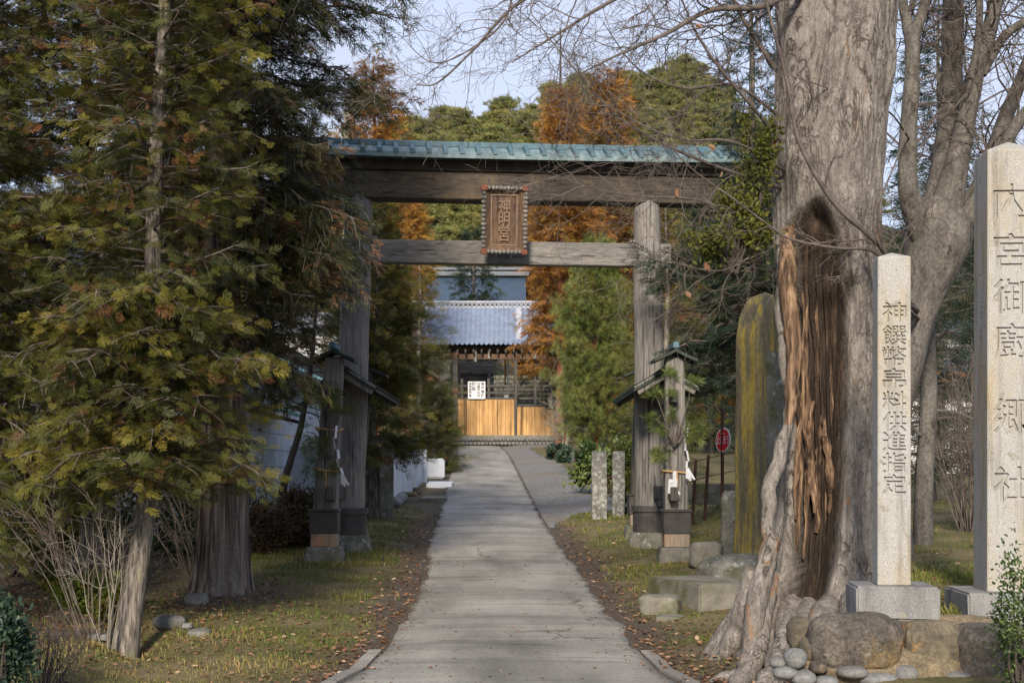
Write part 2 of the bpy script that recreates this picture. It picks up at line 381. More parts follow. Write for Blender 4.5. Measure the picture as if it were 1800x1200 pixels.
M['granite_base'] = granite('grey_granite_plinth', (.20, .205, .21), (.31, .315, .315), (.62, .60, .60))
# stele: grey green slab with yellow running down in streaks
m, nt, b = new_mat('yellow_streaked_slate', .8)
n = noise(nt, 6, (1.6, 1.6, .12), 5); r = ramp(nt, [(.30, (.07, .065, .05)), (.48, (.15, .13, .075)), (.59, (.30, .225, .04)), (.70, (.18, .165, .11))]); nt.links.new(n.outputs['Fac'], r.inputs[0])
n2 = noise(nt, 30, (1, 1, .4), 4); r2 = ramp(nt, [(.3, (.6, .6, .6)), (.7, (1.1, 1.1, 1.1))]); nt.links.new(n2.outputs['Fac'], r2.inputs[0])
nt.links.new(mixc(nt, 'MULTIPLY', 1.0, r.outputs[0], r2.outputs[0]), b.inputs['Base Color']); bump(nt, b, n2.outputs['Fac'], .5, .02); M['stele'] = m
# tree bark
M['bark_cedar'] = nmat('fibrous_cedar_bark', [(.36, (.028, .022, .019)), (.46, (.10, .08, .067)), (.6, (.28, .235, .20))], 17, (1, 1, .035), bmp=1.0, bdist=.04, patch=(1.2, .5, .7, (.20, .175, .155)), fine=(40, .3))
M['bark_thin'] = nmat('grey_conifer_bark', [(.36, (.05, .042, .036)), (.5, (.16, .14, .12)), (.66, (.29, .265, .225))], 34, (1, 1, .13), bmp=1.0, bdist=.02, patch=(6, .55, .68, (.20, .20, .13)))
M['bark_dark'] = nmat('dark_twig_bark', [(.3, (.03, .025, .024)), (.7, (.085, .07, .062))], 12, (1, 1, .3), bmp=.5)
M['bark_twig'] = nmat('grey_brown_twig_bark', [(.3, (.05, .042, .040)), (.7, (.15, .125, .11))], 8, bmp=.3)
M['bark_stem'] = nmat('smooth_brown_grey_bark', [(.3, (.07, .062, .056)), (.7, (.19, .175, .158))], 9, (1, 1, .35), bmp=.9, bdist=.03, patch=[(3, .5, .66, (.135, .13, .112)), (7, .60, .66, (.055, .047, .042))], fine=(32, .45))
M['bark_red'] = nmat('red_brown_bark', [(.3, (.10, .035, .02)), (.7, (.22, .09, .05))], 14, (1, 1, .15), bmp=.6)
M['twig_pale'] = nmat('pale_stem_bark', [(.3, (.13, .115, .09)), (.7, (.26, .24, .195))], 9, bmp=.2)
m, nt, b = new_mat('plated_grey_bark', .85)
tcn = nt.nodes.new('ShaderNodeTexCoord'); wn = noise(nt, 3.0, (1, 1, 1), 4); 
mpn = nt.nodes.new('ShaderNodeMapping'); mpn.inputs['Scale'].default_value = (1, 1, .5); nt.links.new(tcn.outputs['Object'], mpn.inputs[0])
va = nt.nodes.new('ShaderNodeVectorMath'); va.operation = 'MULTIPLY_ADD'; va.inputs[1].default_value = (.5, .5, .5); nt.links.new(wn.outputs['Color'], va.inputs[0]); nt.links.new(mpn.outputs[0], va.inputs[2])
vo = nt.nodes.new('ShaderNodeTexVoronoi'); vo.feature = 'DISTANCE_TO_EDGE'; vo.inputs['Scale'].default_value = 6.5; nt.links.new(va.outputs[0], vo.inputs['Vector'])
n = noise(nt, 7, (1, 1, .5), 8, .7); r = ramp(nt, [(.28, (.115, .102, .092)), (.5, (.205, .190, .175)), (.72, (.31, .292, .27))]); nt.links.new(n.outputs['Fac'], r.inputs[0])
er = ramp(nt, [(.0, (.55, .5, .47)), (.035, (1, 1, 1))]); nt.links.new(vo.outputs['Distance'], er.inputs[0])
msk = noise(nt, 1.4, (1, 1, 1), 3); mr = ramp(nt, [(.5, (0, 0, 0)), (.68, (1, 1, 1))]); nt.links.new(msk.outputs['Fac'], mr.inputs[0])
c = mixc(nt, 'MULTIPLY', mr.outputs[0], r.outputs[0], er.outputs[0])
kn = noise(nt, 4.2, (1, 1, .38), 5, .6, 1.6); kr = ramp(nt, [(.455, (1, 1, 1)), (.495, (.30, .26, .24)), (.53, (1, 1, 1))]); nt.links.new(kn.outputs['Fac'], kr.inputs[0])
km = noise(nt, 1.7, (1, 1, .6), 3); kmr = ramp(nt, [(.42, (0, 0, 0)), (.58, (1, 1, 1))]); nt.links.new(km.outputs['Fac'], kmr.inputs[0])
c = mixc(nt, 'MULTIPLY', kmr.outputs[0], c, kr.outputs[0])
fn_ = noise(nt, 34, (1, 1, .5), 4, .8); fr_ = ramp(nt, [(.3, (.62, .6, .58)), (.62, (1.12, 1.1, 1.08))]); nt.links.new(fn_.outputs['Fac'], fr_.inputs[0]); c = mixc(nt, 'MULTIPLY', .9, c, fr_.outputs[0])
on = noise(nt, 2.6, (1, 1, .6), 6, .65, 1.0); orp = ramp(nt, [(.635, (0, 0, 0)), (.67, (1, 1, 1))]); nt.links.new(on.outputs['Fac'], orp.inputs[0])
c = mixc(nt, 'MIX', orp.outputs[0], c, (.26, .145, .08))
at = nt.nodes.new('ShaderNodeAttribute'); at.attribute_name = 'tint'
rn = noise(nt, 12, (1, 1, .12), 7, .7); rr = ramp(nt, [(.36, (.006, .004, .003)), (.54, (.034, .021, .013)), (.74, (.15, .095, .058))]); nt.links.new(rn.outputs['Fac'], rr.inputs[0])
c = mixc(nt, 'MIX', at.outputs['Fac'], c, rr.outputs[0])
nt.links.new(c, b.inputs['Base Color'])
p1 = bump(nt, b, n.outputs['Fac'], 1.0, .05); p1 = bump(nt, b, er.outputs[0], .5, .02, p1); p1 = bump(nt, b, kr.outputs[0], .6, .03, p1); bump(nt, b, fn_.outputs['Fac'], .5, .01, p1); M['bark_plate'] = m
M['rotten'] = nmat('rotten_orange_wood', [(.36, (.015, .010, .007)), (.5, (.11, .068, .042)), (.68, (.34, .225, .14))], 22, (1, 1, .1), bmp=.9, bdist=.03)
# leaves
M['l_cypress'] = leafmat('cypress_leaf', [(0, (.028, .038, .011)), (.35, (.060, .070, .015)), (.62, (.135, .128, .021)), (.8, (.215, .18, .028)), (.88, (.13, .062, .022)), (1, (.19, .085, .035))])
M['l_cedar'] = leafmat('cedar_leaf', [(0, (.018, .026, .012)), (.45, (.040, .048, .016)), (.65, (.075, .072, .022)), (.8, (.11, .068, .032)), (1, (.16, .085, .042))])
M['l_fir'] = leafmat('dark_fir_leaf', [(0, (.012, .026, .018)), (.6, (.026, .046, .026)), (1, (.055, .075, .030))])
M['l_orange'] = leafmat('orange_autumn_leaf', [(0, (.11, .052, .018)), (.4, (.235, .110, .026)), (.75, (.40, .20, .040)), (1, (.30, .24, .05))], .3)
M['l_pine'] = leafmat('pine_needle', [(0, (.06, .088, .022)), (.5, (.14, .18, .042)), (.85, (.23, .25, .075)), (1, (.26, .18, .05))])
M['l_hill'] = leafmat('hill_pine_needle', [(0, (.065, .088, .034)), (.5, (.165, .178, .055)), (.85, (.28, .26, .08)), (1, (.24, .16, .06))])
M['l_yellowgreen'] = leafmat('yellow_green_leaf', [(0, (.055, .068, .012)), (.6, (.115, .125, .02)), (1, (.20, .19, .032))], .35)
M['l_camellia'] = leafmat('glossy_dark_leaf', [(0, (.016, .036, .026)), (.6, (.032, .062, .040)), (1, (.09, .115, .05))], .12, .35)
M['l_box'] = leafmat('box_leaf', [(0, (.025, .05, .014)), (.6, (.06, .10, .026)), (1, (.14, .17, .045))], .2, .4)
M['l_brown'] = leafmat('brown_dry_leaf', [(0, (.045, .028, .018)), (.6, (.10, .06, .034)), (1, (.055, .065, .025))])
M['l_litter'] = leafmat('fallen_leaf', [(0, (.06, .035, .022)), (.4, (.17, .085, .045)), (.75, (.30, .18, .105)), (1, (.42, .33, .24))], .1, .8)
M['grassblade'] = leafmat('grass_blade', [(0, (.05, .075, .014)), (.45, (.10, .14, .02)), (.7, (.20, .17, .055)), (1, (.32, .24, .11))], .25)
# ------------------------------------------------------------------ ground, road, hill
xs = np.unique(np.concatenate([np.linspace(-400, -14, 40), np.arange(-14, -6, .35), np.arange(-6, 6.01, .12), np.arange(6, 14, .35), np.linspace(14, 400, 40)]))
ys = np.unique(np.concatenate([np.linspace(-60, 7, 24), np.arange(7, 30, .14), np.arange(30, 90, .5), np.linspace(90, 900, 60)]))
GX, GY = np.meshgrid(xs, ys); GZ = ground(GX.ravel(), GY.ravel())
l_, r_ = rdedge(GY.ravel()); off = np.maximum(l_ - GX.ravel(), GX.ravel() - r_)
gn = vnoise(np.stack([GX.ravel(), GY.ravel(), 0 * GZ], -1), 2.3, 3)
# bare soil along the road edge, under the cedar, beneath the roots of the hollow tree
soil = np.clip(1.1 - sst(.12, .75, off + .22 * gn), 0, 1)
gx, gy = GX.ravel(), GY.ravel()
soil = np.maximum(soil, np.exp(-((gx + 3.6) / 1.0) ** 2 - ((gy - 18.2) / 1.3) ** 2))
soil = np.maximum(soil, .95 * np.exp(-((gx - 2.4) / 1.1) ** 2 - ((gy - 13.4) / 1.9) ** 2))
soil = np.maximum(soil, .8 * sst(-4.0, -5.0, gx + .4 * gn) * (1 - sst(24, 30, gy)))
soil = np.maximum(soil, .9 * np.exp(-((gx + 2.5) / .8) ** 2 - ((gy - 36) / 4.5) ** 2))
ny, nx = GX.shape; i = np.arange(ny - 1)[:, None] * nx; j = np.arange(nx - 1)[None]
gm, nt, b = new_mat('verge_ground', .95)
at = nt.nodes.new('ShaderNodeAttribute'); at.attribute_name = 'tint'
n1 = noise(nt, 1.6, (1, 1, 1), 6); rg = ramp(nt, [(.32, (.07, .078, .022)), (.46, (.125, .115, .040)), (.58, (.20, .16, .08)), (.7, (.25, .20, .115))]); nt.links.new(n1.outputs['Fac'], rg.inputs[0])
n2 = noise(nt, 26, (1, 1, 1), 5, .75); rs = ramp(nt, [(.3, (.03, .024, .018)), (.52, (.085, .066, .05)), (.66, (.17, .13, .095)), (.75, (.28, .23, .175))]); nt.links.new(n2.outputs['Fac'], rs.inputs[0])
r3 = ramp(nt, [(.3, (.45, .45, .45)), (.65, (1.1, 1.1, 1.1))]); nt.links.new(n2.outputs['Fac'], r3.inputs[0])
c = mixc(nt, 'MULTIPLY', 1.0, rg.outputs[0], r3.outputs[0]); c = mixc(nt, 'MIX', at.outputs['Fac'], c, rs.outputs[0])
nt.links.new(c, b.inputs['Base Color']); bump(nt, b, n2.outputs['Fac'], .9, .04)
g = MB(); g.add(np.stack([gx, gy, GZ], -1), np.stack([i + j, i + j + 1, i + nx + j + 1, i + nx + j], -1).reshape(-1, 4), soil)
structure(g.build('ground', gm, smooth=True))

def strip(ysr, xl, xr, zf, nc, thick):
    """sheet between xl(y) and xr(y) with skirts of the given thickness"""
    V = []; t = np.linspace(0, 1, nc)
    for y in ysr:
        a, bb = xl(y), xr(y); x = a + (bb - a) * t; z = zf(x, np.full(nc, y))
        V.append(np.concatenate([[[a, y, z[0] - thick]], np.stack([x, np.full(nc, y), z], -1), [[bb, y, z[-1] - thick]]]))
    k = nc + 2; m = len(ysr); i = np.arange(m - 1)[:, None] * k; j = np.arange(k - 1)[None]
    return np.concatenate(V), np.stack([i + j, i + j + 1, i + k + j + 1, i + k + j], -1).reshape(-1, 4)
rm, nt, b = new_mat('worn_concrete_road', .9)
n1 = noise(nt, 1.1, (1, .35, 1), 6); r1 = ramp(nt, [(.3, (.17, .165, .152)), (.48, (.265, .258, .236)), (.7, (.36, .35, .32))]); nt.links.new(n1.outputs['Fac'], r1.inputs[0])
n2 = noise(nt, 70, (1, 1, 1), 3, .8); r2 = ramp(nt, [(.32, (.6, .6, .6)), (.6, (1.05, 1.05, 1.05))]); nt.links.new(n2.outputs['Fac'], r2.inputs[0])
c = mixc(nt, 'MULTIPLY', 1.0, r1.outputs[0], r2.outputs[0])
n3 = noise(nt, 3.4, (.16, 2.0, 1), 4, .6, .3); r3 = ramp(nt, [(.36, (.55, .55, .56)), (.46, (1, 1, 1))]); nt.links.new(n3.outputs['Fac'], r3.inputs[0])
c = mixc(nt, 'MULTIPLY', .6, c, r3.outputs[0])
bn = noise(nt, .55, (.3, 1.6, 1), 3); brp = ramp(nt, [(.42, (.72, .72, .73)), (.5, (1, 1, 1)), (.62, (1.0, .99, .97))]); nt.links.new(bn.outputs['Fac'], brp.inputs[0]); c = mixc(nt, 'MULTIPLY', .8, c, brp.outputs[0])
gn_ = noise(nt, 24, (1, 1, 1), 3, .8); grp = ramp(nt, [(.30, (.55, .54, .52)), (.5, (1, 1, 1))]); nt.links.new(gn_.outputs['Fac'], grp.inputs[0]); c = mixc(nt, 'MULTIPLY', .6, c, grp.outputs[0])
tcn = nt.nodes.new('ShaderNodeTexCoord'); wn = noise(nt, 2.5, (1, 1, 1), 5)
va = nt.nodes.new('ShaderNodeVectorMath'); va.operation = 'MULTIPLY_ADD'; va.inputs[1].default_value = (.7, .7, 0); nt.links.new(wn.outputs['Color'], va.inputs[0]); nt.links.new(tcn.outputs['Object'], va.inputs[2])
vo = nt.nodes.new('ShaderNodeTexVoronoi'); vo.feature = 'DISTANCE_TO_EDGE'; vo.inputs['Scale'].default_value = .42; nt.links.new(va.outputs[0], vo.inputs['Vector'])
er = ramp(nt, [(.0, (.42, .39, .34)), (.004, (.5, .48, .44)), (.009, (1, 1, 1))]); nt.links.new(vo.outputs['Distance'], er.inputs[0])
mk = noise(nt, .9, (1, 1, 1), 2); mr = ramp(nt, [(.50, (0, 0, 0)), (.58, (1, 1, 1))]); nt.links.new(mk.outputs['Fac'], mr.inputs[0])
c = mixc(nt, 'MULTIPLY', mr.outputs[0], c, er.outputs[0])
at = nt.nodes.new('ShaderNodeAttribute'); at.attribute_name = 'tint'
dn = noise(nt, 2.0, (.5, 2.5, 1), 6, .7); mth = nt.nodes.new('ShaderNodeMath'); mth.operation = 'MULTIPLY_ADD'; mth.inputs[1].default_value = .9; mth.inputs[2].default_value = -.45; nt.links.new(dn.outputs['Fac'], mth.inputs[0])
ad = nt.nodes.new('ShaderNodeMath'); ad.operation = 'ADD'; nt.links.new(at.outputs['Fac'], ad.inputs[0]); nt.links.new(mth.outputs[0], ad.inputs[1])
dr = ramp(nt, [(.42, (0, 0, 0)), (.62, (.85, .85, .85))]); nt.links.new(ad.outputs[0], dr.inputs[0])
c = mixc(nt, 'MIX', dr.outputs[0], c, (.085, .066, .048))
nt.links.new(c, b.inputs['Base Color']); p = bump(nt, b, n2.outputs['Fac'], .35, .008); bump(nt, b, r3.outputs[0], .3, .01, p)
def roadz(x, y):
    l, r = rdedge(y); u = (x - l) / (r - l) * 2 - 1
    return gbase(y) + .02 - .025 * u * u + .012 * vnoise(np.stack([x, y, 0 * x], -1), .8, 2) + .012 * np.sin(np.asarray(y) * 2 * np.pi / 2.6)
wob = lambda y, k: .035 * math.sin(y * 3.1 + k) + .025 * math.sin(y * 7.7 + 2 * k)
V, F = strip(np.concatenate([np.arange(5, 40, .15), np.arange(40, 79.1, .5)]), lambda y: rdedge(y)[0] + wob(y, 0) * float(sst(15, 16.5, y)), lambda y: rdedge(y)[1] + wob(y, 2) * float(sst(14, 15, y)), roadz, 22, .12)
l_, r_ = rdedge(V[:, 1]); e = np.minimum(V[:, 0] - l_, r_ - V[:, 0]); dirt = np.clip(.62 - e / .28, 0, .62) * (sst(14.5, 17.5, V[:, 1]))
structure(MB().add(V, F, dirt).build('road', rm, smooth=True))
# kerb strips at the flared mouth of the road
for sgn in (0, 1):
    yk = np.arange(8.0, 14.6, .15)
    xa = lambda y, s=sgn: float(rdedge(y)[0]) - .14 - .02 if s == 0 else float(rdedge(y)[1]) + .03
    xb = lambda y, s=sgn: float(rdedge(y)[0]) - .03 if s == 0 else float(rdedge(y)[1]) + .16
    V, F = strip(yk, xa, xb, lambda x, y: gbase(y) + .012 + .01 * vnoise(np.stack([x, y, 0 * x], -1), 2, 2), 4, .12)
    structure(MB().add(V, F).build('kerb', rm, smooth=False))
# gravel lane branching off on the right
gy_ = np.array([28.5, 30, 31.5, 33, 36, 40, 46, 55, 65, 75, 79]); gr_ = np.array([.85, 1.0, 1.35, 2.6, 3.4, 2.6, 2.25, 1.95, 1.3, .9, 2.6])
grv = nmat('grey_gravel', [(.3, (.11, .11, .112)), (.5, (.20, .198, .195)), (.7, (.31, .305, .295))], 9, bmp=.8, bdist=.03, patch=(.5, .5, .65, (.19, .165, .125)), fine=(45, .45))
V, F = strip(np.arange(28.5, 79.5, .4), lambda y: float(rdedge(y)[1]) + .05, lambda y: float(np.interp(y, gy_, gr_)) + .06 * math.sin(y * 2.3), lambda x, y: ground(x, y) + .015, 14, .04)
structure(MB().add(V, F).build('gravel_lane', grv, smooth=True))
# wooded hill behind the shrine
def hillz(x, y):
    px = 900 + 2500 * x / np.maximum(y, 1)
    top = np.interp(px, [-900, 0, 500, 730, 800, 900, 960, 1040, 1120, 1180, 1240, 1320, 1500, 1800, 2600], [30, 33, 38, 51, 54, 53, 54, 58, 60, 62, 60, 52, 42, 33, 28])
    return 4.3 + top * sst(130, 262, y) * (1 - .25 * sst(275, 420, y)) + 1.2 * vnoise(np.stack([x, y, 0 * x], -1), .05, 2)
hx, hy = np.meshgrid(np.linspace(-300, 300, 90), np.linspace(120, 420, 60)); ny, nx = hx.shape; i = np.arange(ny - 1)[:, None] * nx; j = np.arange(nx - 1)[None]
hz = hillz(hx.ravel(), hy.ravel())
structure(MB().add(np.stack([hx.ravel(), hy.ravel(), hz], -1), np.stack([i + j, i + j + 1, i + nx + j + 1, i + nx + j], -1).reshape(-1, 4)).build('hill', nmat('wooded_hillside', [(.3, (.03, .032, .015)), (.7, (.08, .065, .03))], .3), smooth=True))

# ------------------------------------------------------------------ torii gate
tor = thing('torii_gate', 'tall weathered wooden gateway with a green copper roof spanning the concrete road', 'shrine gate', (-.15, 24.05, 0))
def pillar(bx, by, tx, ty, ztop):
    g0 = gz(bx, by); m = MB()
    z = np.linspace(g0 + .30, ztop, 30); t = (z - z[0]) / (z[-1] - z[0])
    pts = np.stack([bx + (tx - bx) * t, by + (ty - by) * t, z], -1)
    rad = .285 - .055 * t + .006 * np.sin(z * 3.1) + .004 * np.sin(z * 8)
    tube(m, pts, rad, 28); p = m.build('pillar', M['wood_grey'], tor, smooth=True)
    m = MB(); tube(m, [(bx, by, g0 + .24), (bx, by, g0 + .62)], [.325, .325], 28); tube(m, [(bx, by, g0 + .60), (bx, by, g0 + .70)], [.355, .352], 28); m.build('metal_band', M['band'], p, smooth=False)
    m = MB(); tube(m, [(bx, by, g0 - .2), (bx, by, g0 + .12), (bx, by, g0 + .25)], [.46, .40, .36], 28); m.build('base_stone', M['moss_stone'], p, smooth=False)
    return p
LB, RB = (-2.76, 23.8), (2.39, 24.3)
LT, RT = (-2.56, 23.8), (2.30, 24.3)
pillar(*LB, *LT, 4.62 + CZ); pillar(*RB, *RT, 4.60 + CZ)
# frame of the gate: u along the beams, w towards the camera
gd = np.array([RT[0] - LT[0], RT[1] - LT[1], 0]); gl = np.linalg.norm(gd); gd /= gl; gw = np.array([gd[1], -gd[0], 0]); gmid = np.array([(LT[0] + RT[0]) / 2, (LT[1] + RT[1]) / 2, CZ]); gyaw = math.atan2(gd[1], gd[0])
def G(u, w, z): return gmid + gd * u + gw * w + np.array([0, 0, z])
def gbox(m, u0, u1, w0, w1, z0, z1, bev=.012, tint=0.0):
    box(m, G((u0 + u1) / 2, (w0 + w1) / 2, (z0 + z1) / 2), (u1 - u0, w1 - w0, z1 - z0), gyaw, bev, tint)
m = MB(); gbox(m, -2.85, 2.85, -.11, .11, 3.50, 3.89, .015); m.build('tie_beam', M['wood_tie'], tor)
for s in (-1, 1):
    m = MB(); gbox(m, s * 2.24 - .10, s * 2.24 + .10, -.08, .08, 3.893, 3.95, .01); m.build('wedge', M['wood_tie'], tor)
m = MB(); gbox(m, -3.75, 3.95, -.22, .22, 4.56, 5.02, .015); m.build('lower_lintel', M['wood_beam'], tor)
m = MB(); gbox(m, -3.95, 4.15, -.27, .27, 5.023, 5.20, .012); m.build('upper_lintel', M['wood_beam'], tor)
# copper roof: curved front and back slopes with batten seams, ridge cap
U0, U1 = -4.15, 4.35
def roofpt(u, s, side, lift=0.0):
    """s = 0 eave .. 1 ridge"""
    wv = .56 * (1 - s); zv = 5.215 + .215 * s + .03 * s * s + .05 * (abs(u) / 4.2) ** 3
    return G(u, side * wv, zv + lift)
m = MB(); us = np.linspace(U0, U1, 40); ss = np.linspace(0, 1, 6)
for side in (1, -1):
    for lift, flip in ((.035, 0), (0, 1)):
        V = np.array([roofpt(u, s, side, lift) for u in us for s in ss]); i = np.arange(39)[:, None] * 6; j = np.arange(5)[None]
        m.add(V, np.stack([i + j, i + 6 + j, i + 7 + j, i + 1 + j], -1).reshape(-1, 4))
    V = np.array([roofpt(u, 0, side, lf) for u in us for lf in (-.045, .04)]); i = np.arange(39) * 2
    m.add(V, np.stack([i, i + 2, i + 3, i + 1], -1))
for u in (U0, U1):
    V = np.array([roofpt(u, s, sd, lf) for sd, sr in ((1, ss), (-1, ss[::-1])) for s in sr for lf in (-.04, .035)]); k = np.arange(11) * 2
    m.add(V, np.stack([k, k + 1, k + 3, k + 2], -1))
rf = m.build('roof', M['copper'], tor)
m = MB()
for u in np.arange(U0 + .14, U1, .272):
    for side in (1, -1):
        V = []
        for s in np.linspace(-.03, .97, 5):
            for du, lf in ((-.042, .03), (-.034, .10), (.034, .10), (.042, .03)): V.append(roofpt(u + du, s, side, lf))
        k = np.arange(4)[:, None] * 4; jj = np.arange(3)[None]
        m.add(V, np.stack([k + jj, k + jj + 1, k + jj + 5, k + jj + 4], -1).reshape(-1, 4)); m.add(V[:4], [[0, 1, 2, 3]])
m.build('seam_batten', M['copper_mid'], rf)
m = MB()
for k in range(12):
    ua = U0 + (U1 - U0) * k / 12; ub = U0 + (U1 - U0) * (k + 1) / 12; za = .05 * (abs((ua + ub) / 2) / 4.2) ** 3
    gbox(m, ua, ub - .006, -.10, .10, 5.44 + za, 5.55 + za, .02)
m.build('ridge_cap', M['copper_mid'], rf)
# bracing posts with their caps, bands and stones; one pair of small side roofs
def post(bx, by, tx, ty, ztop, wd=.40, front=True):
    g0 = gz(bx, by); m = MB()
    taper(m, (bx, by, g0 + .62), (tx, ty, ztop), (wd - .03, wd - .06), (wd - .12, wd - .12), 0, .02)
    p = m.build('brace_post', M['wood_grey'] if front else M['wood_dark'], tor)
    m = MB(); taper(m, (bx, by, g0 + .22), (bx, by, g0 + .60), (wd, wd), (wd, wd), 0, .012); m.build('wood_collar', M['wood_light'], p)
    m = MB(); box(m, (bx, by, g0 + .60), (wd + .035, wd + .035, .34), 0, .01); box(m, (bx, by, g0 + .785), (wd + .075, wd + .075, .05), 0, .015); m.build('metal_band', M['band'], p)
    m = MB(); taper(m, (bx, by, g0 - .25), (bx, by, g0 + .22), (wd + .27, wd + .25), (wd + .12, wd + .12), 0, .025); m.build('base_stone', M['moss_stone'], p)
    return p
def gable(m, cx, y0, y1, zr, hw, drop, th=.05, n=5, wob_=0.0):
    """small gabled sheet roof with its ridge running front to back, slightly concave slopes"""
    for sd in (-1, 1):
        V = []
        for y in (y0, y1):
            for lf in (0, -th):
                for s in np.linspace(0, 1, n): V.append((cx + sd * hw * s, y, zr - drop * (s + .22 * s * (1 - s)) + lf))
        V = np.array(V); F = []
        for a in range(n - 1):
            F += [[a, a + 1, 2 * n + a + 1, 2 * n + a], [n + a, n + a + 1, 3 * n + a + 1, 3 * n + a], [a, a + 1, n + a + 1, n + a], [2 * n + a, 2 * n + a + 1, 3 * n + a + 1, 3 * n + a]]
        F.append([n - 1, 2 * n - 1, 4 * n - 1, 3 * n - 1]); m.add(V, F)
for sx, (fx, fy, ftx), (rx, ry), mx_ in ((-1, (-2.93, 22.3, -2.78), (-2.96, 26.2), -2.7), (1, (2.57, 22.3, 2.54), (2.36, 26.2), 2.42)):
    f = post(fx, fy, ftx, 22.3, CZ + 1.80); r = post(rx, ry, mx_, 26.2, CZ + 1.85, .40, False)
    # cap roof on the front post
    m = MB(); gable(m, ftx, 22.0, 22.62, CZ + 1.92, .34, .16); cp = m.build('cap_roof', M['copper_dark'], f)
    m = MB(); box(m, (ftx, 22.31, CZ + 1.97), (.10, .66, .10), 0, .015); m.build('ridge_finial', M['copper_mid'], cp)
    m = MB(); gable(m, mx_ + .02, 26.0, 26.6, CZ + 1.97, .38, .17); m.build('cap_roof', M['copper_dark'], r)
    # through beams between front and rear posts
    for zz, hh in ((CZ + 1.18, .20), (gz(fx, fy) + 1.05, .22)):
        m = MB(); box(m, ((fx + rx) / 2 * .5 + mx_ * .5, 24.2, zz), (.12, 4.6, hh), math.atan2(-(rx - fx), 4.0) * .5, .012); m.build('through_beam', M['wood_dark'], tor)
    for zz in (gz(fx, fy) + 1.02, CZ + 1.05): m = MB(); box(m, (fx + (ftx - fx) * (.12 if zz < .9 else .8) - sx * .03, 22.10, zz), (.085, .06, .20), 0, .01); m.build('beam_end', M['wood_dark'], f)
    # long side roof over the posts: sheet, barge boards, ribs of eave tiles
    m = MB(); gable(m, mx_ + .03, 22.52, 27.1, CZ + 1.66, .52, .33); sr = m.build('side_roof', M['copper_dark'], tor)
    m = MB()
    for yy in np.arange(22.62, 27.1, .17):
        for sd in (-1, 1):
            V = [(mx_ + .03 + sd * .52 * s, yy, CZ + 1.66 - .33 * (s + .22 * s * (1 - s)) + .018) for s in np.linspace(0, 1.03, 5)]
            tube(m, V, .032, 6)
    m.build('roof_rib', M['copper_dark'], sr, smooth=True)
    for yy in (22.58, 27.04):
        for sd in (-1, 1): m = MB(); box(m, (mx_ + .03 + sd * .25, yy, CZ + 1.43), (.52, .05, .15), 0, .01, ry=sd * .54); m.build('barge_board', M['wood_grey'], sr)
    for yy in np.arange(22.9, 26.9, .42):
        for sd in (-1, 1): m = MB(); box(m, (mx_ + .03 + sd * .27, yy, CZ + 1.435), (.54, .05, .06), 0, .005, ry=sd * .54); m.build('rafter', M['wood_dark'], sr)

# text helper: glyph outlines as a mesh in a plane (origin c, right vector rv, up vector uv), extruded along n
def glyphs(body, size, extr=0.0, res=3, bold=0.0):
    c = bpy.data.curves.new('lettering', 'FONT'); c.body = body; c.size = size; c.align_x = 'CENTER'; c.align_y = 'CENTER'; c.extrude = extr; c.resolution_u = res
    c.offset = bold
    o = bpy.data.objects.new('lettering', c); COL.objects.link(o); dg = bpy.context.evaluated_depsgraph_get()
    me = bpy.data.meshes.new_from_object(o.evaluated_get(dg)); bpy.data.objects.remove(o); bpy.data.curves.remove(c)
    V = np.array([v.co[:] for v in me.vertices]); F = [list(p.vertices) for p in me.polygons]; bpy.data.meshes.remove(me)
    if len(V):
        V[:, :2] -= (V[:, :2].max(0) + V[:, :2].min(0)) / 2
    return V, F
def place(V, c, rv, uv, nv): return np.asarray(c, float) + V[:, 0:1] * rv + V[:, 1:2] * uv + V[:, 2:3] * nv

# name plaque hanging in front of the lintel, tilted forward
pc = P(886, 387, 23.45); tl = R(9)
rv = gd.copy(); nv0 = gw.copy(); uv = np.array([0, 0, 1.0]) * math.cos(tl) + nv0 * math.sin(tl); nv = nv0 * math.cos(tl) - np.array([0, 0, 1.0]) * math.sin(tl)
plq = thing('shrine_plaque', 'carved brown wooden name plaque with scalloped rim hanging from the gate beam', 'plaque', pc)
def Q(a, b_, c_): return pc + rv * a + uv * b_ + nv * c_
def qbox(m, a0, a1, b0, b1, c0, c1, bev=.006):
    V, F = bevbox((a1 - a0, b1 - b0, c1 - c0), bev); V = V + np.array([(a0 + a1) / 2, (b0 + b1) / 2, (c0 + c1) / 2]); m.add(place(V, pc, rv, uv, nv), F)
m = MB(); qbox(m, -.27, .27, -.46, .46, -.03, .0); m.build('panel', M['wood_brown'], plq)
m = MB()
for s in (-1, 1):
    V = np.array([(s * .205, -.40, .0), (s * .205, .40, .0), (s * .33, .50, .10), (s * .33, -.50, .10), (s * .205, -.40, -.03), (s * .205, .40, -.03), (s * .33, .50, .06), (s * .33, -.50, .06)])
    m.add(place(V, pc, rv, uv, nv), [[0, 1, 2, 3], [4, 7, 6, 5], [0, 4, 5, 1], [3, 2, 6, 7], [0, 3, 7, 4], [1, 5, 6, 2]])
    V = np.array([(-.205, s * .40, .0), (.205, s * .40, .0), (.33, s * .50, .10), (-.33, s * .50, .10), (-.205, s * .40, -.03), (.205, s * .40, -.03), (.33, s * .50, .06), (-.33, s * .50, .06)])
    m.add(place(V, pc, rv, uv, nv), [[0, 3, 2, 1], [4, 5, 6, 7], [0, 1, 5, 4], [3, 7, 6, 2], [0, 4, 7, 3], [1, 2, 6, 5]])
m.build('frame', M['wood_brown'], plq)
m = MB()
for s in (-1, 1):
    qbox(m, s * .212 - .012, s * .212 + .012, -.415, .415, .0, .022, .003); qbox(m, -.20, .20, s * .405 - .012, s * .405 + .012, .0, .022, .003)
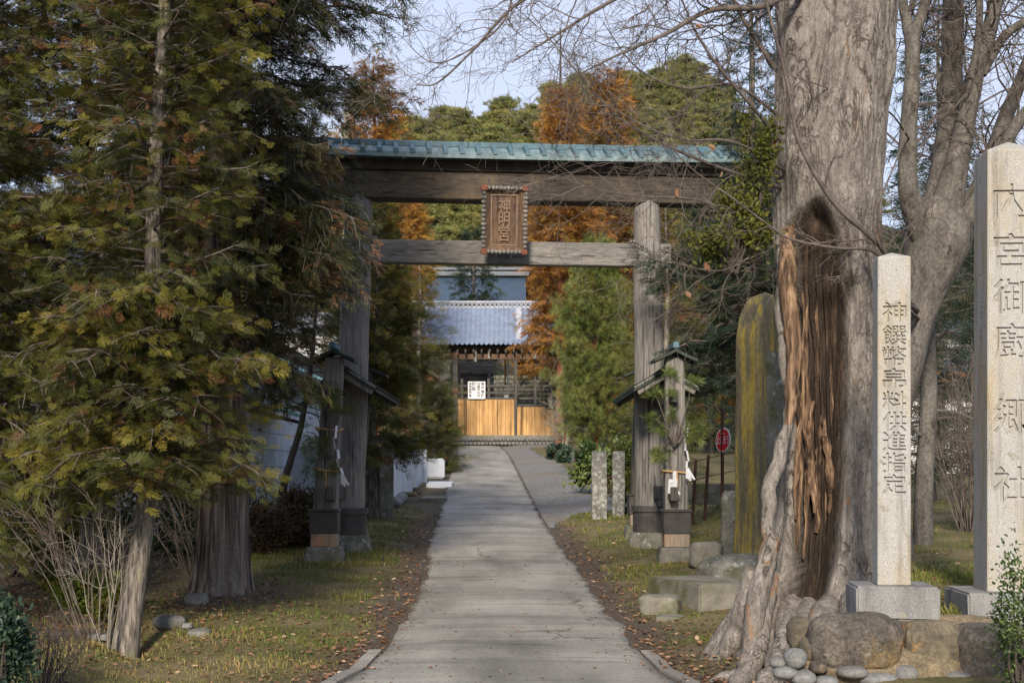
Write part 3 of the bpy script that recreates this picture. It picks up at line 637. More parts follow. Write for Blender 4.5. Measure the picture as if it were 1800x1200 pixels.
m.build('bead_molding', M['wood_carve'], plq)
m = MB(); sp, sf = ico(2)
for s in (-1, 1):
    for k, b_ in enumerate(np.linspace(-.43, .43, 13)):
        m.add(place(sp * np.array([.035 + .008 * (k % 3), .036, .045]) + np.array([s * .345, b_, .075]), pc, rv, uv, nv), sf)
    for k, a in enumerate(np.linspace(-.26, .26, 9)):
        m.add(place(sp * np.array([.036, .035 + .008 * (k % 2), .045]) + np.array([a, s * .515, .075]), pc, rv, uv, nv), sf)
m.build('scalloped_rim', M['wood_grey'], plq, smooth=True)
for sa in (-1, 1):
    for sb in (-1, 1):
        m = MB(); qbox(m, sa * .335 - .05, sa * .335 + .05, sb * .515 - .045, sb * .515 + .045, .03, .125, .01); m.build('red_corner', M['red_corner'], plq)
m = MB()
for k, ch in enumerate('神明宮'):
    V, F = glyphs(ch, .26, .014, 3, .004); V[:, 0] *= .82; V[:, 1] *= 1.05
    m.add(place(V + np.array([0, .235 - .225 * k, .012]), pc, rv, uv, nv), F)
m.build('carved_lettering', M['wood_carve'], plq)
m = MB()
for a in (-.13, .12): tube(m, [Q(a, -.50, .10), Q(a, -.60, .08)], .012, 6)
for a in (-.25, .25): tube(m, [Q(a, .5, .05), Q(a, .68, -.12)], .012, 6)
m.build('iron_hook', M['band'], plq)
# ------------------------------------------------------------------ inscribed granite pillars (letters are cut into the stone)
def carve(V, F, cut):
    """boolean difference of a solid (V, F) with a list of solids"""
    def mk(V, F, nm):
        bm = bmesh.new(); vs = [bm.verts.new(tuple(v)) for v in V]
        for f in F:
            try: bm.faces.new([vs[i] for i in f])
            except ValueError: pass
        bmesh.ops.remove_doubles(bm, verts=bm.verts, dist=1e-5); bmesh.ops.recalc_face_normals(bm, faces=bm.faces)
        me = bpy.data.meshes.new(nm); bm.to_mesh(me); bm.free(); o = bpy.data.objects.new(nm, me); COL.objects.link(o); return o
    a = mk(V, F, 'solid'); cm = MB()
    for cv, cf in cut: cm.add(cv, cf)
    allF = [list(f) for fa in cm.F for f in fa]; b_ = mk(np.concatenate(cm.V), allF, 'cutter')
    md = a.modifiers.new('cut', 'BOOLEAN'); md.operation = 'DIFFERENCE'; md.object = b_; md.solver = 'EXACT'; md.use_self = True
    dg = bpy.context.evaluated_depsgraph_get(); me = bpy.data.meshes.new_from_object(a.evaluated_get(dg))
    V2 = np.array([v.co[:] for v in me.vertices]); F2 = [list(p.vertices) for p in me.polygons]
    for o in (a, b_): bpy.data.objects.remove(o)
    bpy.data.meshes.remove(me); return V2, F2
def obelisk(px, d, yaw, wd, zb, zt, cap, text, cw, chh, plinth, label, side=None):
    c = P(px, 830, d + wd / 2); c[2] = zb
    root = thing('stone_pillar', label, 'stone pillar', (c[0], c[1], plinth[3]))
    h = zt - zb; k = wd / 2; kt = k * .985
    V = np.array([(-k, -k, 0), (k, -k, 0), (k, k, 0), (-k, k, 0), (-kt, -kt, h), (kt, -kt, h), (kt, kt, h), (-kt, kt, h), (0, 0, h + cap)])
    F = [[3, 2, 1, 0], [0, 1, 5, 4], [1, 2, 6, 5], [2, 3, 7, 6], [3, 0, 4, 7], [4, 5, 8], [5, 6, 8], [6, 7, 8], [7, 4, 8]]
    bm = bmesh.new(); vs = [bm.verts.new(v) for v in V]; [bm.faces.new([vs[i] for i in f]) for f in F]
    bmesh.ops.bevel(bm, geom=bm.edges[:], offset=.008, segments=1, affect='EDGES'); bm.verts.index_update()
    V = np.array([v.co[:] for v in bm.verts]); F = [[v.index for v in f.verts] for f in bm.faces]; bm.free()
    cuts = []
    for ch, py in text:
        z = CZ - (py - 830) / 2500 * d - zb
        for g_, sx_, sy_, oy in ([('冂', 1, .80, -.10), ('人', .62, .86, .05)] if ch == '内' else [(ch, 1, 1, 0)]):
            gv, gf = glyphs(g_, 1.0, 1.0, 2, 0 if ch in '饌幣御廚' else .010); e = gv.max(0) - gv.min(0)
            gv = gv * np.array([cw * sx_ / max(e[0], .75), chh * sy_ / max(e[1], .75), 1]); gv[:, 2] = np.sign(gv[:, 2]) * (.024 if g_ != '人' else .0235)
            cuts.append((np.stack([gv[:, 0] - (.025 if cw > .25 else 0), -kt - .004 + gv[:, 2], z + gv[:, 1] + oy * chh], -1), gf))
    for ch, py in (side or []):
        z = CZ - (py - 830) / 2500 * d - zb
        gv, gf = glyphs(ch, 1.0, 1.0, 1); gv = gv * np.array([.075, .075, 1]); gv[:, 2] = np.sign(gv[:, 2]) * .012
        cuts.append((np.stack([-kt - .004 + gv[:, 2], -gv[:, 0] - .02, z + gv[:, 1]], -1), gf))
    V, F = carve(V, F, cuts)
    m = MB(); m.add(rotz(V, yaw) + c, F); m.build('shaft', M['granite'], root)
    pw, pd, pzt, pzb = plinth; V, F = subdbox((pw, pd, pzt - pzb), 5, .018); V = V + .004 * vnoise(V, 9, 2)[:, None] * np.sign(V)
    m = MB(); m.add(rotz(V, yaw) + np.array([c[0], c[1], (pzt + pzb) / 2]), F); m.build('plinth', M['granite_base'], root)
    return root
obelisk(1567, 11.2, R(-5), .26, .44, CZ + 1.70, .05, list(zip('神饌幣帛料供進指定', (548, 588, 625, 664, 704, 740, 775, 812, 850))), .185, .155, (.64, .60, .442, .18),
        'slender pale granite pillar carved with small characters on a grey plinth, before the hollow tree', None)
obelisk(1771, 11.75, R(-4), .45, .34, CZ + 2.67, .11, list(zip('内宮御廚郷社', (352, 440, 520, 598, 730, 850))), .30, .29, (.86, .86, .345, .06),
        'taller wider granite pillar with large carved characters, cut off by the right picture edge', list(zip('大正二年三月一日', (478, 512, 530, 550, 582, 600, 640, 672))))

def stone(px, py, d, wpx, hpx, dep, seed, name, mat, label, cat, group=None, rz=0, sub=4, rough=.13, square=.5):
    c = P(px, py, d); s = d / 2500; m = MB(); sz = (wpx * s * 1.08, dep, hpx * s * 1.1)
    rock(m, c, sz, seed, rz, sub, rough, square)
    o = m.build(name, M[mat], None, (c[0], c[1], c[2] - sz[2] / 2), True); return tag(o, label, cat, group)
gB = 'boulders of the low retaining wall'
stone(1500, 1130, 10.95, 156, 96, .62, 1, 'boulder', 'boulder', 'large brown rounded boulder directly below the slender pillar plinth', 'boulder', gB, R(-8), 5, .10, .6)
stone(1632, 1150, 11.0, 104, 112, .5, 2, 'boulder', 'boulder_ochre', 'squarish ochre boulder with orange lichen in the middle of the wall', 'boulder', gB, R(4), 5, .08, .75)
stone(1742, 1158, 10.95, 140, 116, .6, 3, 'boulder', 'boulder', 'broad dark boulder below the taller pillar, at the right end of the wall', 'boulder', gB, R(3), 5, .08, .75)
stone(1408, 1113, 11.2, 44, 58, .3, 4, 'boulder', 'boulder_ochre', 'small brown stone wedged between the big boulder and the tree root', 'boulder', gB, 0, 4, .1)
stone(1428, 1142, 10.9, 42, 42, .25, 5, 'boulder', 'boulder_ochre', 'small ochre stone tucked under the left side of the big boulder', 'boulder', gB, .3, 4, .1)
gC = 'grey cobbles at the foot of the wall'
for px, py, wp, hp, sd, lb in ((1398, 1156, 38, 36, 11, 'pale grey egg shaped cobble, leftmost at the foot of the boulder wall'), (1380, 1181, 42, 24, 12, 'flat bluish cobble at the leftmost bottom corner of the cobbles'),
        (1411, 1190, 44, 28, 13, 'light grey cobble below the egg shaped one'), (1499, 1181, 52, 22, 14, 'dark flat cobble lying under the big brown boulder'), (1545, 1194, 66, 26, 15, 'long pale cobble in the mortar, right of the dark flat one'), (1452, 1198, 40, 22, 16, 'pale cobble half cut off by the bottom of the picture')):
    stone(px, py, 10.65, wp, hp, .2, sd, 'cobble', 'pebble' if sd != 14 else 'fieldstone', lb, 'cobble', gC, 0, 3, .06, .2)
for px, py, wp, hp, sd, lb in ((1366, 1163, 26, 20, 61, 'small grey cobble between the tree roots, left of the egg shaped one'), (1438, 1172, 30, 22, 62, 'brownish cobble under the left end of the big boulder'), (1590, 1182, 44, 30, 63, 'round brown cobble below the gap between the big boulder and the ochre one'), (1574, 1110, 26, 40, 64, 'narrow stone wedged between the big boulder and the ochre boulder'), (1684, 1192, 46, 24, 65, 'flat grey cobble below the joint of the ochre and the dark boulder'), (1634, 1196, 36, 18, 66, 'small half buried cobble below the ochre boulder')):
    stone(px, py, 10.7 if sd != 64 else 11.0, wp, hp, .2, sd, 'cobble', 'fieldstone' if sd % 2 else 'boulder', lb, 'cobble', gC, 0, 3, .1, .35)
m = MB(); V, F = ico(4); q = np.array([.80, .30, .22]); c = P(1560, 1178, 10.95)
m.add(V * q * (1 + .08 * vnoise(V * 3, 1, 3))[:, None] + c, F); c2 = P(1660, 1140, 11.1); m.add(V * np.array([.75, .22, .26]) * (1 + .06 * vnoise(V * 3 + 5, 1, 3))[:, None] + c2, F)
tag(m.build('mortar_bed', M['mortar'], None, (c[0], c[1], c[2] - .2), True), 'sandy mortar packed between the boulders and cobbles below the pillars', 'mortar')
gS = 'loose stones under the trees'
stone(298, 1093, 15.9, 54, 26, .28, 21, 'rock', 'fieldstone', 'grey rounded stone between the two conifer trunks, largest of the loose stones', 'rock', gS)
stone(346, 1053, 17.6, 40, 20, .25, 22, 'rock', 'fieldstone', 'flat pale stone at the foot of the thick cedar trunk', 'rock', gS, .2, 4, .08, .7)
stone(350, 1112, 15.2, 36, 16, .25, 23, 'rock', 'fieldstone', 'low stone half sunk in the grass, nearest the road', 'rock', gS)
stone(329, 1099, 15.7, 18, 10, .1, 24, 'rock', 'pebble', 'tiny pale stone beside the grey rounded one', 'rock', gS)
stone(178, 1118, 15.3, 40, 12, .3, 25, 'rock', 'fieldstone', 'flat slab lying left of the slim leaning trunk', 'rock', gS, 0, 4, .06, .7)
# monument: tall slab with a rounded top on a rough base stone
mc = P(1345, 985, 19.2); ang = R(38); gm_ = float(mc[2])
mon = thing('memorial_stone', 'tall round topped memorial slab streaked with yellow, behind the hollow tree', 'monument', (mc[0], mc[1], gm_))
H_ = 3.62; nz_ = 50; na = 48; rows = []
for t in np.linspace(0, 1, nz_):
    f = 1.0 - .10 * t; dome = math.sqrt(max(0, 1 - (max(0, t - .80) / .20) ** 2)); a = np.linspace(0, 2 * math.pi, na, endpoint=False)
    ca, sa = np.cos(a), np.sin(a); e = .30
    x = np.sign(ca) * np.abs(ca) ** e * .42 * f * max(.02, dome ** .9); y = np.sign(sa) * np.abs(sa) ** e * .235 * f * max(.02, dome ** .55)
    rows.append(np.stack([x, y, np.full(na, t * H_)], -1))
V = np.concatenate(rows); V[:, :2] *= (1 + .035 * vnoise(V * np.array([2, 2, 1.0]), 1.6, 3) + .012 * vnoise(V, 9, 2))[:, None]
i = np.arange(nz_ - 1)[:, None] * na; j = np.arange(na)[None]; F = np.stack([i + j, i + (j + 1) % na, i + na + (j + 1) % na, i + na + j], -1).reshape(-1, 4)
m = MB(); m.add(rotz(V, ang) + mc, F); slab = m.build('slab', M['stele'], mon, smooth=True)
m = MB(); V, F = subdbox((.50, .03, 2.1), 4, .008); m.add(rotz(V + np.array([.02, -.222, 1.75]), ang) + mc, F); m.build('inscription_panel', M['moss_stone'], slab)
m = MB(); rock(m, P(1322, 1003, 19.0), (1.5, 1.0, .50), 31, R(20), 5, .10, .55); m.build('base_stone', M['moss_stone'], mon, smooth=True)
# concrete step block before the monument, broken stones beside it
cn = np.array([2.24, 17.0, gz(2.24, 17.0) - .04]); av = np.array([-.33, .944, 0]); V, F = subdbox((.85, 1.45, .40), 5, .02); V = V + .012 * vnoise(V, 5, 3)[:, None]
blk = MB(); blk.add(rotz(V, math.atan2(.33, .944)) + cn + av * .72 + np.array([.944, .33, 0]) * .42 + np.array([0, 0, .16]), F)
tag(blk.build('step_block', M['concrete'], None, (cn[0], cn[1], cn[2])), 'low worn concrete step block lying between the road edge and hollow tree', 'stone step')
for px, py, d, wp, hp, sd, lb in ((1160, 1066, 17.1, 66, 40, 41, 'broken angular stone leaning on the road side of the step block'), (1178, 1088, 16.6, 44, 14, 42, 'thin flat stone chip on the leaves below the broken stone'), (1242, 975, 21.2, 56, 44, 43, 'squarish pale stone behind the step block, beside the brace post base'), (1283, 930, 21.5, 30, 120, 44, 'narrow upright mossy stone next to the memorial slab')):
    stone(px, py, d, wp, hp, .4, sd, 'rock', 'concrete' if sd != 44 else 'moss_stone', lb, 'rock', 'stones round the memorial', R(-15), 4, .1, .75)

# ------------------------------------------------------------------ short stone gate posts, boundary stones
def gpost(px, pyt, pyb, d, wpx, mat, label, lean=0, dep=.8):
    s = d / 2500; X = (px - 900) * s; zt = CZ - (pyt - 830) * s; zb = gz(X, d) - .1; wd = wpx * s; V, F = subdbox((wd, wd * dep, zt - zb), 5, .02)
    V = V + .012 * vnoise(V * 4, 1.5, 3)[:, None]; V[:, 0] += lean * V[:, 2]; m = MB(); m.add(V + np.array([X, d, (zt + zb) / 2]), F)
    tag(m.build('stone_post', M[mat], None, (X, d, zb)), label, 'stone post', 'short stone posts lining the lane')
gpost(654, 786, 905, 30.4, 28, 'moss_stone', 'dark mottled stone post half hidden behind a slim tree trunk, left of the road')
gpost(680, 789, 900, 30.0, 24, 'moss_stone', 'mossy brown stone post left of the road, right beside the slim trunk')
gpost(1053, 793, 905, 30.2, 26, 'lichen_stone', 'grey stone post on the grass edge of the gravel, leftmost of that pair')
gpost(1087, 793, 903, 30.6, 21, 'lichen_stone', 'slimmer stone post blotched with white lichen, nearer the gate')
gpost(1012, 795, 830, 50, 14, 'lichen_stone', 'small far stone block by the gravel with white papers at its foot')
tp = MB(); tube(tp, [(1.87, 30.4, CZ - .1), (2.28, 30.6, CZ - .1)], .02, 6); tag(tp.build('iron_rail', M['rust'], None, (1.87, 30.4, CZ - .12)), 'short dark iron rail linking the two stone posts by the gravel', 'rail')

# ------------------------------------------------------------------ left buildings and walls
tm, nt, b = new_mat('blue_grey_tile_wall', .5); t = nt.nodes.new('ShaderNodeTexCoord'); mp = nt.nodes.new('ShaderNodeMapping'); mp.inputs['Rotation'].default_value = (R(90), 0, R(90))
br = nt.nodes.new('ShaderNodeTexBrick'); br.offset = 0; br.inputs['Scale'].default_value = 1; br.inputs['Brick Width'].default_value = .30; br.inputs['Row Height'].default_value = .36; br.inputs['Mortar Size'].default_value = .012
br.inputs['Color1'].default_value = (.50, .56, .66, 1); br.inputs['Color2'].default_value = (.42, .48, .58, 1); br.inputs['Mortar'].default_value = (.18, .20, .24, 1)
sep = nt.nodes.new('ShaderNodeSeparateXYZ'); cmb = nt.nodes.new('ShaderNodeCombineXYZ'); nt.links.new(t.outputs['Object'], sep.inputs[0]); nt.links.new(sep.outputs[1], cmb.inputs[0]); nt.links.new(sep.outputs[2], cmb.inputs[1]); nt.links.new(cmb.outputs[0], br.inputs['Vector'])
n = noise(nt, 2, (1, 1, 1), 5); r = ramp(nt, [(.3, (.75, .75, .75)), (.7, (1.1, 1.1, 1.1))]); nt.links.new(n.outputs['Fac'], r.inputs[0]); nt.links.new(mixc(nt, 'MULTIPLY', 1, br.outputs[0], r.outputs[0]), b.inputs['Base Color']); M['tilewall'] = tm
M['board_green'] = nmat('grey_green_boards', [(.3, (.14, .20, .19)), (.7, (.24, .31, .29))], 5, (1, 9, .2), bmp=.4)
M['polycarb'] = nmat('teal_corrugated_sheet', [(.3, (.20, .46, .48)), (.7, (.42, .68, .68))], 4, rough=.4, bmp=.1)
M['whitewall'] = nmat('white_plaster', [(.3, (.58, .60, .62)), (.7, (.74, .75, .76))], 2, bmp=.2, patch=(1, .55, .75, (.5, .5, .48)))
M['whiteconc'] = nmat('pale_blue_grey_concrete', [(.3, (.42, .46, .52)), (.7, (.56, .60, .66))], 2.2, bmp=.2, patch=(1.5, .55, .75, (.36, .40, .46)))
M['fascia'] = nmat('orange_painted_fascia', [(.3, (.40, .16, .06)), (.7, (.55, .26, .10))], 5)
M['roofgrey'] = nmat('grey_roof_tile', [(.3, (.10, .115, .14)), (.7, (.19, .21, .25))], 6, (6, 1, 1), bmp=.4)
WX = -5.15; g0 = gz(WX, 31)
sh = thing('tiled_shed', 'long blue grey tiled shed with teal corrugated eaves, behind the left conifers', 'shed', (WX - 2.5, 31, g0))
m = MB(); box(m, (WX - 2.5, 33.5, (g0 - .3 + 3.25) / 2), (5.0, 11, 3.25 - g0 + .3), 0, .01); m.build('wall', M['tilewall'], sh)
m = MB(); box(m, (WX + .02, 33.5, 3.30), (.06, 11, .62), 0, .005); m.build('board_band', M['board_green'], sh)
def corr(mb, x0, x1, y0, y1, z0, z1, pitch=.13, amp=.025):
    yy = np.arange(y0, y1, pitch / 6); V = []
    for x, z in ((x0, z0), (x1, z1)): V.append(np.stack([np.full(len(yy), x), yy, z + amp * np.sin(yy * 2 * np.pi / pitch)], -1))
    V = np.concatenate(V + [v - np.array([0, 0, .012]) for v in V]); k = len(yy); i = np.arange(k - 1)
    mb.add(V, np.concatenate([np.stack([i, i + 1, k + i + 1, k + i], -1), np.stack([2 * k + i, 3 * k + i, 3 * k + i + 1, 2 * k + i + 1], -1), np.stack([k + i, k + i + 1, 3 * k + i + 1, 3 * k + i], -1)]))
m = MB(); corr(m, WX - 2.6, WX + .45, 27.5, 39.2, 4.3, 3.62, .3, .045); m.build('corrugated_roof', M['polycarb'], sh, smooth=True)
m = MB(); box(m, (WX - 2.5, 33.5, 4.0), (4.95, 10.9, .5), 0, .01); m.build('gable_fill', M['wood_dark'], sh)
m = MB(); corr(m, WX - .1, WX + .75, 26.5, 30.2, 2.75, 2.52, .3, .045); cpy = m.build('canopy', M['polycarb'], sh, smooth=True)
for y in (26.8, 28.4, 30.0): m = MB(); box(m, (WX + .3, y, 2.48), (.85, .05, .07), 0, .004, ry=R(15)); m.build('bracket', M['wood_dark'], cpy)
# house behind the left trees
hs = thing('white_house', 'white plastered house with orange fascia glimpsed through the left foliage', 'house', (-16, 36, gz(-16, 36)))
m = MB(); box(m, (-17.5, 37, 3.0), (12, 7, 6.5), 0, .01); m.build('wall', M['whitewall'], hs)
m = MB(); box(m, (-17.5, 33.2, 6.2), (12.6, .08, .35), 0, .01); m.build('fascia', M['fascia'], hs)
m = MB(); gv = [(-24, 33.0, 6.4), (-11.2, 33.0, 6.4), (-11.2, 41, 6.4), (-24, 41, 6.4), (-24, 37, 8.6), (-11.2, 37, 8.6)]; m.add(gv, [[0, 1, 5, 4], [2, 3, 4, 5], [0, 4, 3], [1, 2, 5], [3, 2, 1, 0]]); m.build('roof', M['roofgrey'], hs)
for x in (-14.2, -16.8, -20):
    m = MB(); box(m, (x, 33.47, 3.2), (1.5, .1, 1.3), 0, .01); wn_ = m.build('window', M['band'], hs)
    m = MB(); box(m, (x, 33.40, 2.5), (1.7, .12, .08), 0, .01); m.build('sill', M['whitewall'], wn_)
h2 = thing('tiled_house', 'grey tiled house with reddish gutter rising behind the long shed', 'house', (-8.5, 52, gz(-8.5, 52)))
m = MB(); box(m, (-9.2, 54, 3.4), (6, 6, 5.6), 0, .01); m.build('wall', M['whitewall'], h2)
m = MB(); m.add([(-12.6, 50.5, 5.2), (-5.7, 50.5, 5.2), (-5.7, 57.5, 5.2), (-12.6, 57.5, 5.2), (-12.6, 54, 7.4), (-5.7, 54, 7.4)], [[0, 1, 5, 4], [2, 3, 4, 5], [0, 4, 3], [1, 2, 5], [3, 2, 1, 0]]); m.build('roof', M['roofgrey'], h2)
m = MB(); tube(m, [(-12.6, 50.4, 5.15), (-5.7, 50.4, 5.15)], .09, 8); m.build('gutter', M['fascia'], h2)
# pale concrete wall on cobbles, white box, slab and drain covers by the road
wl = thing('concrete_wall', 'pale bluish concrete wall on a cobble footing, receding along the left of the road', 'wall', (-2.77, 38.5, gz(-2.77, 38)))
m = MB(); V, F = subdbox((.22, 11.2, 1.25), 4, .015); m.add(rotz(V, R(0)) + np.array([-2.88, 38.6, 1.33]), F); box(m, (-4.9, 33.1, 1.33), (4.2, .22, 1.25), 0, .012); m.build('panel', M['whiteconc'], wl)
m = MB(); box(m, (-2.80, 44.0, 1.36), (.34, .30, 1.36), 0, .015); m.build('end_post', M['whiteconc'], wl)
m = MB()
for k in range(64):
    y = 33.2 + (k % 32) * .345; z = gz(-2.8, y) + .12 + .24 * (k // 32)
    if z < .74: rock(m, (-2.74, y + .1 * (k // 32), z), (.34, .34, .28), 300 + k, 0, 2, .08, .3)
m.build('cobble_footing', M['pebble'], wl, smooth=True)
m = MB(); V, F = subdbox((.60, .55, .66), 3, .05); m.add(V + np.array([-2.50, 46.5, gz(-2.5, 46.5) + .33]), F); tag(m.build('white_box', M['whiteconc'], None, (-2.5, 46.5, gz(-2.5, 46.5))), 'squat white utility box standing beyond the pale concrete wall', 'utility box')
gD = 'concrete slabs over the roadside drain'
for x, y, sx, sy, lb in ((-2.15, 42.5, .75, 1.3, 'bluish sloping concrete slab bridging the drain by the white box'), (-1.98, 36.2, .62, .95, 'pale concrete drain cover nearer the gate, beside dark soil'), (-2.75, 50.5, .6, .5, 'small far drain slab beyond the white box')):
    m = MB(); V, F = subdbox((sx, sy, .14), 3, .01); m.add(rotx(V, R(2.9)) + np.array([x, y, gz(x, y) + .05]), F); tag(m.build('drain_slab', M['concrete'] if y < 40 else M['whiteconc'], None, (x, y, gz(x, y) - .02)), lb, 'drain cover', gD)
gL = 'rubble beside the drain'
stone(715, 868, 35.5, 34, 8, .3, 51, 'rubble_stone', 'mortar', 'long tan stone lying on the soil before the concrete wall', 'rubble', gL, 0, 3, .08, .7)
stone(733, 862, 36.2, 14, 12, .2, 52, 'rubble_stone', 'mortar', 'small blocky tan stone propped on the end of the long one', 'rubble', gL, .3, 3, .08, .7)

# ------------------------------------------------------------------ right: red sign, rusty fence posts, house fragment
sx_, sy_ = 3.87, 26.2; g0 = gz(sx_, sy_)
sg = thing('road_sign', 'round red safety sign with white lettering on a rusty pole, behind the brace posts', 'sign', (sx_, sy_, g0))
m = MB(); tube(m, [(sx_ + .01, sy_ + .03, g0), (sx_ + .01, sy_ + .03, g0 + 2.0)], .032, 8); m.build('pole', M['rust'], sg)
sc = P(1271, 773, 26.2); aa = R(-62); srv = np.array([math.cos(aa), math.sin(aa), 0]); snv = np.array([math.sin(aa), -math.cos(aa), 0]); suv = np.array([.06, 0, 1.0])
th = np.linspace(0, 2 * math.pi, 40, endpoint=False)
def disc(m, r, z0, z1):
    V = np.concatenate([np.stack([r * np.cos(th), r * np.sin(th), np.full(40, z)], -1) for z in (z0, z1)]); j = np.arange(40)
    m.add(place(V, sc, srv, suv, snv), [list(range(40))[::-1], list(range(40, 80))] + [[k, (k + 1) % 40, 40 + (k + 1) % 40, 40 + k] for k in range(40)])
m = MB(); disc(m, .225, -.006, .006); m.build('rim', M['white_paint'], sg)
m = MB(); disc(m, .200, .0085, .0105); m.build('face', M['red_paint'], sg)
m = MB(); V, F = glyphs('止まろう', .14, .0, 3, .004); V[:, 0] *= .37 / (V[:, 0].max() - V[:, 0].min()); V[:, 1] *= 1.25; m.add(place(V + np.array([0, .005, .013]), sc, srv, suv, snv), F)
V, F = glyphs('あぶない', .05, .0); m.add(place(V + np.array([0, .12, .013]), sc, srv, suv, snv), F); m.build('lettering', M['white_paint'], sg)
gF = 'rusty posts of the wire fence'
for px, lb in ((1216, 'thin rusty fence post just right of the brace post band'), (1238, 'middle rusty fence post left of the red sign pole'), (1196, 'rusty fence post half hidden behind the brace post')):
    x = (px - 900) / 2500 * 27; m = MB(); tube(m, [(x, 27, gz(x, 27) - .1), (x + .08, 27, gz(x, 27) + 1.25)], .03, 8); tag(m.build('fence_post', M['rust'], None, (x, 27, gz(x, 27))), lb, 'fence post', gF)
m = MB()
for h in (.45, .8, 1.15): tube(m, smoothline([(3.2, 27, gz(3.2, 27) + h), (3.9, 27, gz(3.9, 27) + h - .04), (5.5, 27, gz(5.5, 27) + h)], 9), .008, 4)
tag(m.build('fence_wire', M['rust'], None, (3.2, 27, gz(3.2, 27))), 'thin sagging wires strung between the rusty fence posts', 'wire')
m = MB(); V, F = subdbox((3.0, .16, .40), 4, .012); m.add(V + np.array([4.9, 27.8, gz(4.9, 27.8) + .12]), F); tag(m.build('low_wall', M['concrete'], None, (4.9, 27.8, gz(4.9, 27.8))), 'low grey concrete curb wall behind the rusty fence posts', 'wall')
h3 = thing('roadside_house', 'low house with a sunlit orange eave glimpsed between the two granite pillars', 'house', (14, 45, gz(14, 45)))
m = MB(); box(m, (16, 47, 3.2), (9, 5, 4.6), 0, .01); m.build('wall', M['whitewall'], h3)
m = MB(); m.add([(10.8, 43.6, 4.3), (21, 43.6, 4.3), (21, 50, 4.3), (10.8, 50, 4.3), (10.8, 47, 6.4), (21, 47, 6.4)], [[0, 1, 5, 4], [2, 3, 4, 5], [0, 4, 3], [1, 2, 5], [3, 2, 1, 0]]); m.build('roof', M['roofgrey'], h3)
m = MB(); box(m, (15.9, 43.5, 4.25), (10.3, .1, .3), 0, .01); m.build('fascia', M['fascia'], h3)

# ------------------------------------------------------------------ shrine gatehouse at the end of the road (80 m away)
D = 80.0; s8 = D / 2500
def SX(px, d=D): return (px - 900) * d / 2500
def SZ(py, d=D): return CZ - (py - 830) * d / 2500
gt = thing('shrine_gatehouse', 'blue tiled shrine gatehouse with golden board fence at the end of the road', 'shrine building', (SX(880), D, gz(0, D)))
M['bluetile'] = nmat('blue_glazed_tile', [(.3, (.12, .155, .235)), (.7, (.21, .26, .36))], 3, rough=.45, bmp=.05, patch=(.8, .55, .7, (.15, .18, .25)))
M['whitetile'] = nmat('pale_ridge_tile', [(.3, (.26, .28, .33)), (.7, (.40, .42, .48))], 6, rough=.5, bmp=.05)
m = MB(); cols = np.arange(-7.2, 3.4, .27 / 8); nr = 15
V = []; zE, zR, yE, yR = SZ(606, 79.3), SZ(541, 82.6), 79.3, 82.6
for r_i in range(nr):
    for e_ in (0, 1):
        t_ = min(1, (r_i + e_) / nr); y = yE + (yR - yE) * t_; z = zE + (zR - zE) * (t_ + .10 * t_ * (t_ - 1)) + (.03 if e_ == 0 else 0)
        ph = (cols / .27) % 1.0; prof = np.where(ph < .4, .055 * np.sin(np.pi * ph / .4), -.028 * np.sin(np.pi * (ph - .4) / .6)); V.append(np.stack([cols, np.full(len(cols), y), z + prof], -1))
V = np.concatenate(V); k = len(cols); i = np.arange(2 * nr - 1)[:, None] * k; j = np.arange(k - 1)[None]
m.add(V, np.stack([i + j, i + j + 1, i + k + j + 1, i + k + j], -1).reshape(-1, 4)); rf = m.build('roof', M['bluetile'], gt, smooth=False)
m = MB(); m.add([(-7.2, yR, zR - .1), (3.4, yR, zR - .1), (3.4, 86.2, zE), (-7.2, 86.2, zE)], [[0, 1, 2, 3]]); m.add([(-7.2, yE + .1, zE - .10), (3.4, yE + .1, zE - .10), (3.4, 86, zE - .10), (-7.2, 86, zE - .10)], [[0, 1, 2, 3]]); m.build('roof_underside', M['wood_dark'], gt)
m = MB()
box(m, (-1.9, 82.75, SZ(531, 82.7)), (10.6, .42, .12), 0, .03); box(m, (-1.9, 82.75, SZ(541, 82.7)), (10.6, .36, .10), 0, .03)
for x in np.arange(-7.1, 3.3, .26):
    for a in (R(45), R(-45)): box(m, (x + .1, 82.60, SZ(536, 82.7)), (.34, .05, .05), 0, 0, ry=a)
for x in (-7.0, SX(912, 82.7), 3.2): box(m, (x, 81.2, (zE + zR) / 2 + .15), (.34, 3.4, .16), 0, .04, rx=math.atan2(zR - zE, yR - yE))
m.build('ridge', M['whitetile'], rf)
for x in np.arange(-7.1, 3.4, .45): m = MB(); box(m, (x, 80.6, zE - .17 + .55), (.10, 2.9, .10), 0, .01, rx=math.atan2(zR - zE, yR - yE) * .9); m.build('rafter', M['wood_dark'], gt)
gzz = gz(SX(880), D)
for x, w_ in ((SX(800), .3), (SX(906.5), .17), (SX(1010), .3)):
    m = MB(); box(m, (x, 80.0, (SZ(768) + zE) / 2), (w_, .2, zE - SZ(768)), 0, .02); m.build('post', M['wood_dark'], gt)
m = MB(); box(m, (SX(868), 80.0, SZ(627)), (6.2, .22, .30), 0, .02); box(m, (SX(868), 80.02, SZ(612)), (6.6, .18, .20), 0, .02); m.build('lintel', M['wood_brown'], gt)
for x in (SX(836), SX(860), SX(940)): m = MB(); box(m, (x, 79.86, SZ(622)), (.14, .12, .55 if x > SX(850) else .9), 0, .01); m.build('strut', M['wood_grey'], gt)
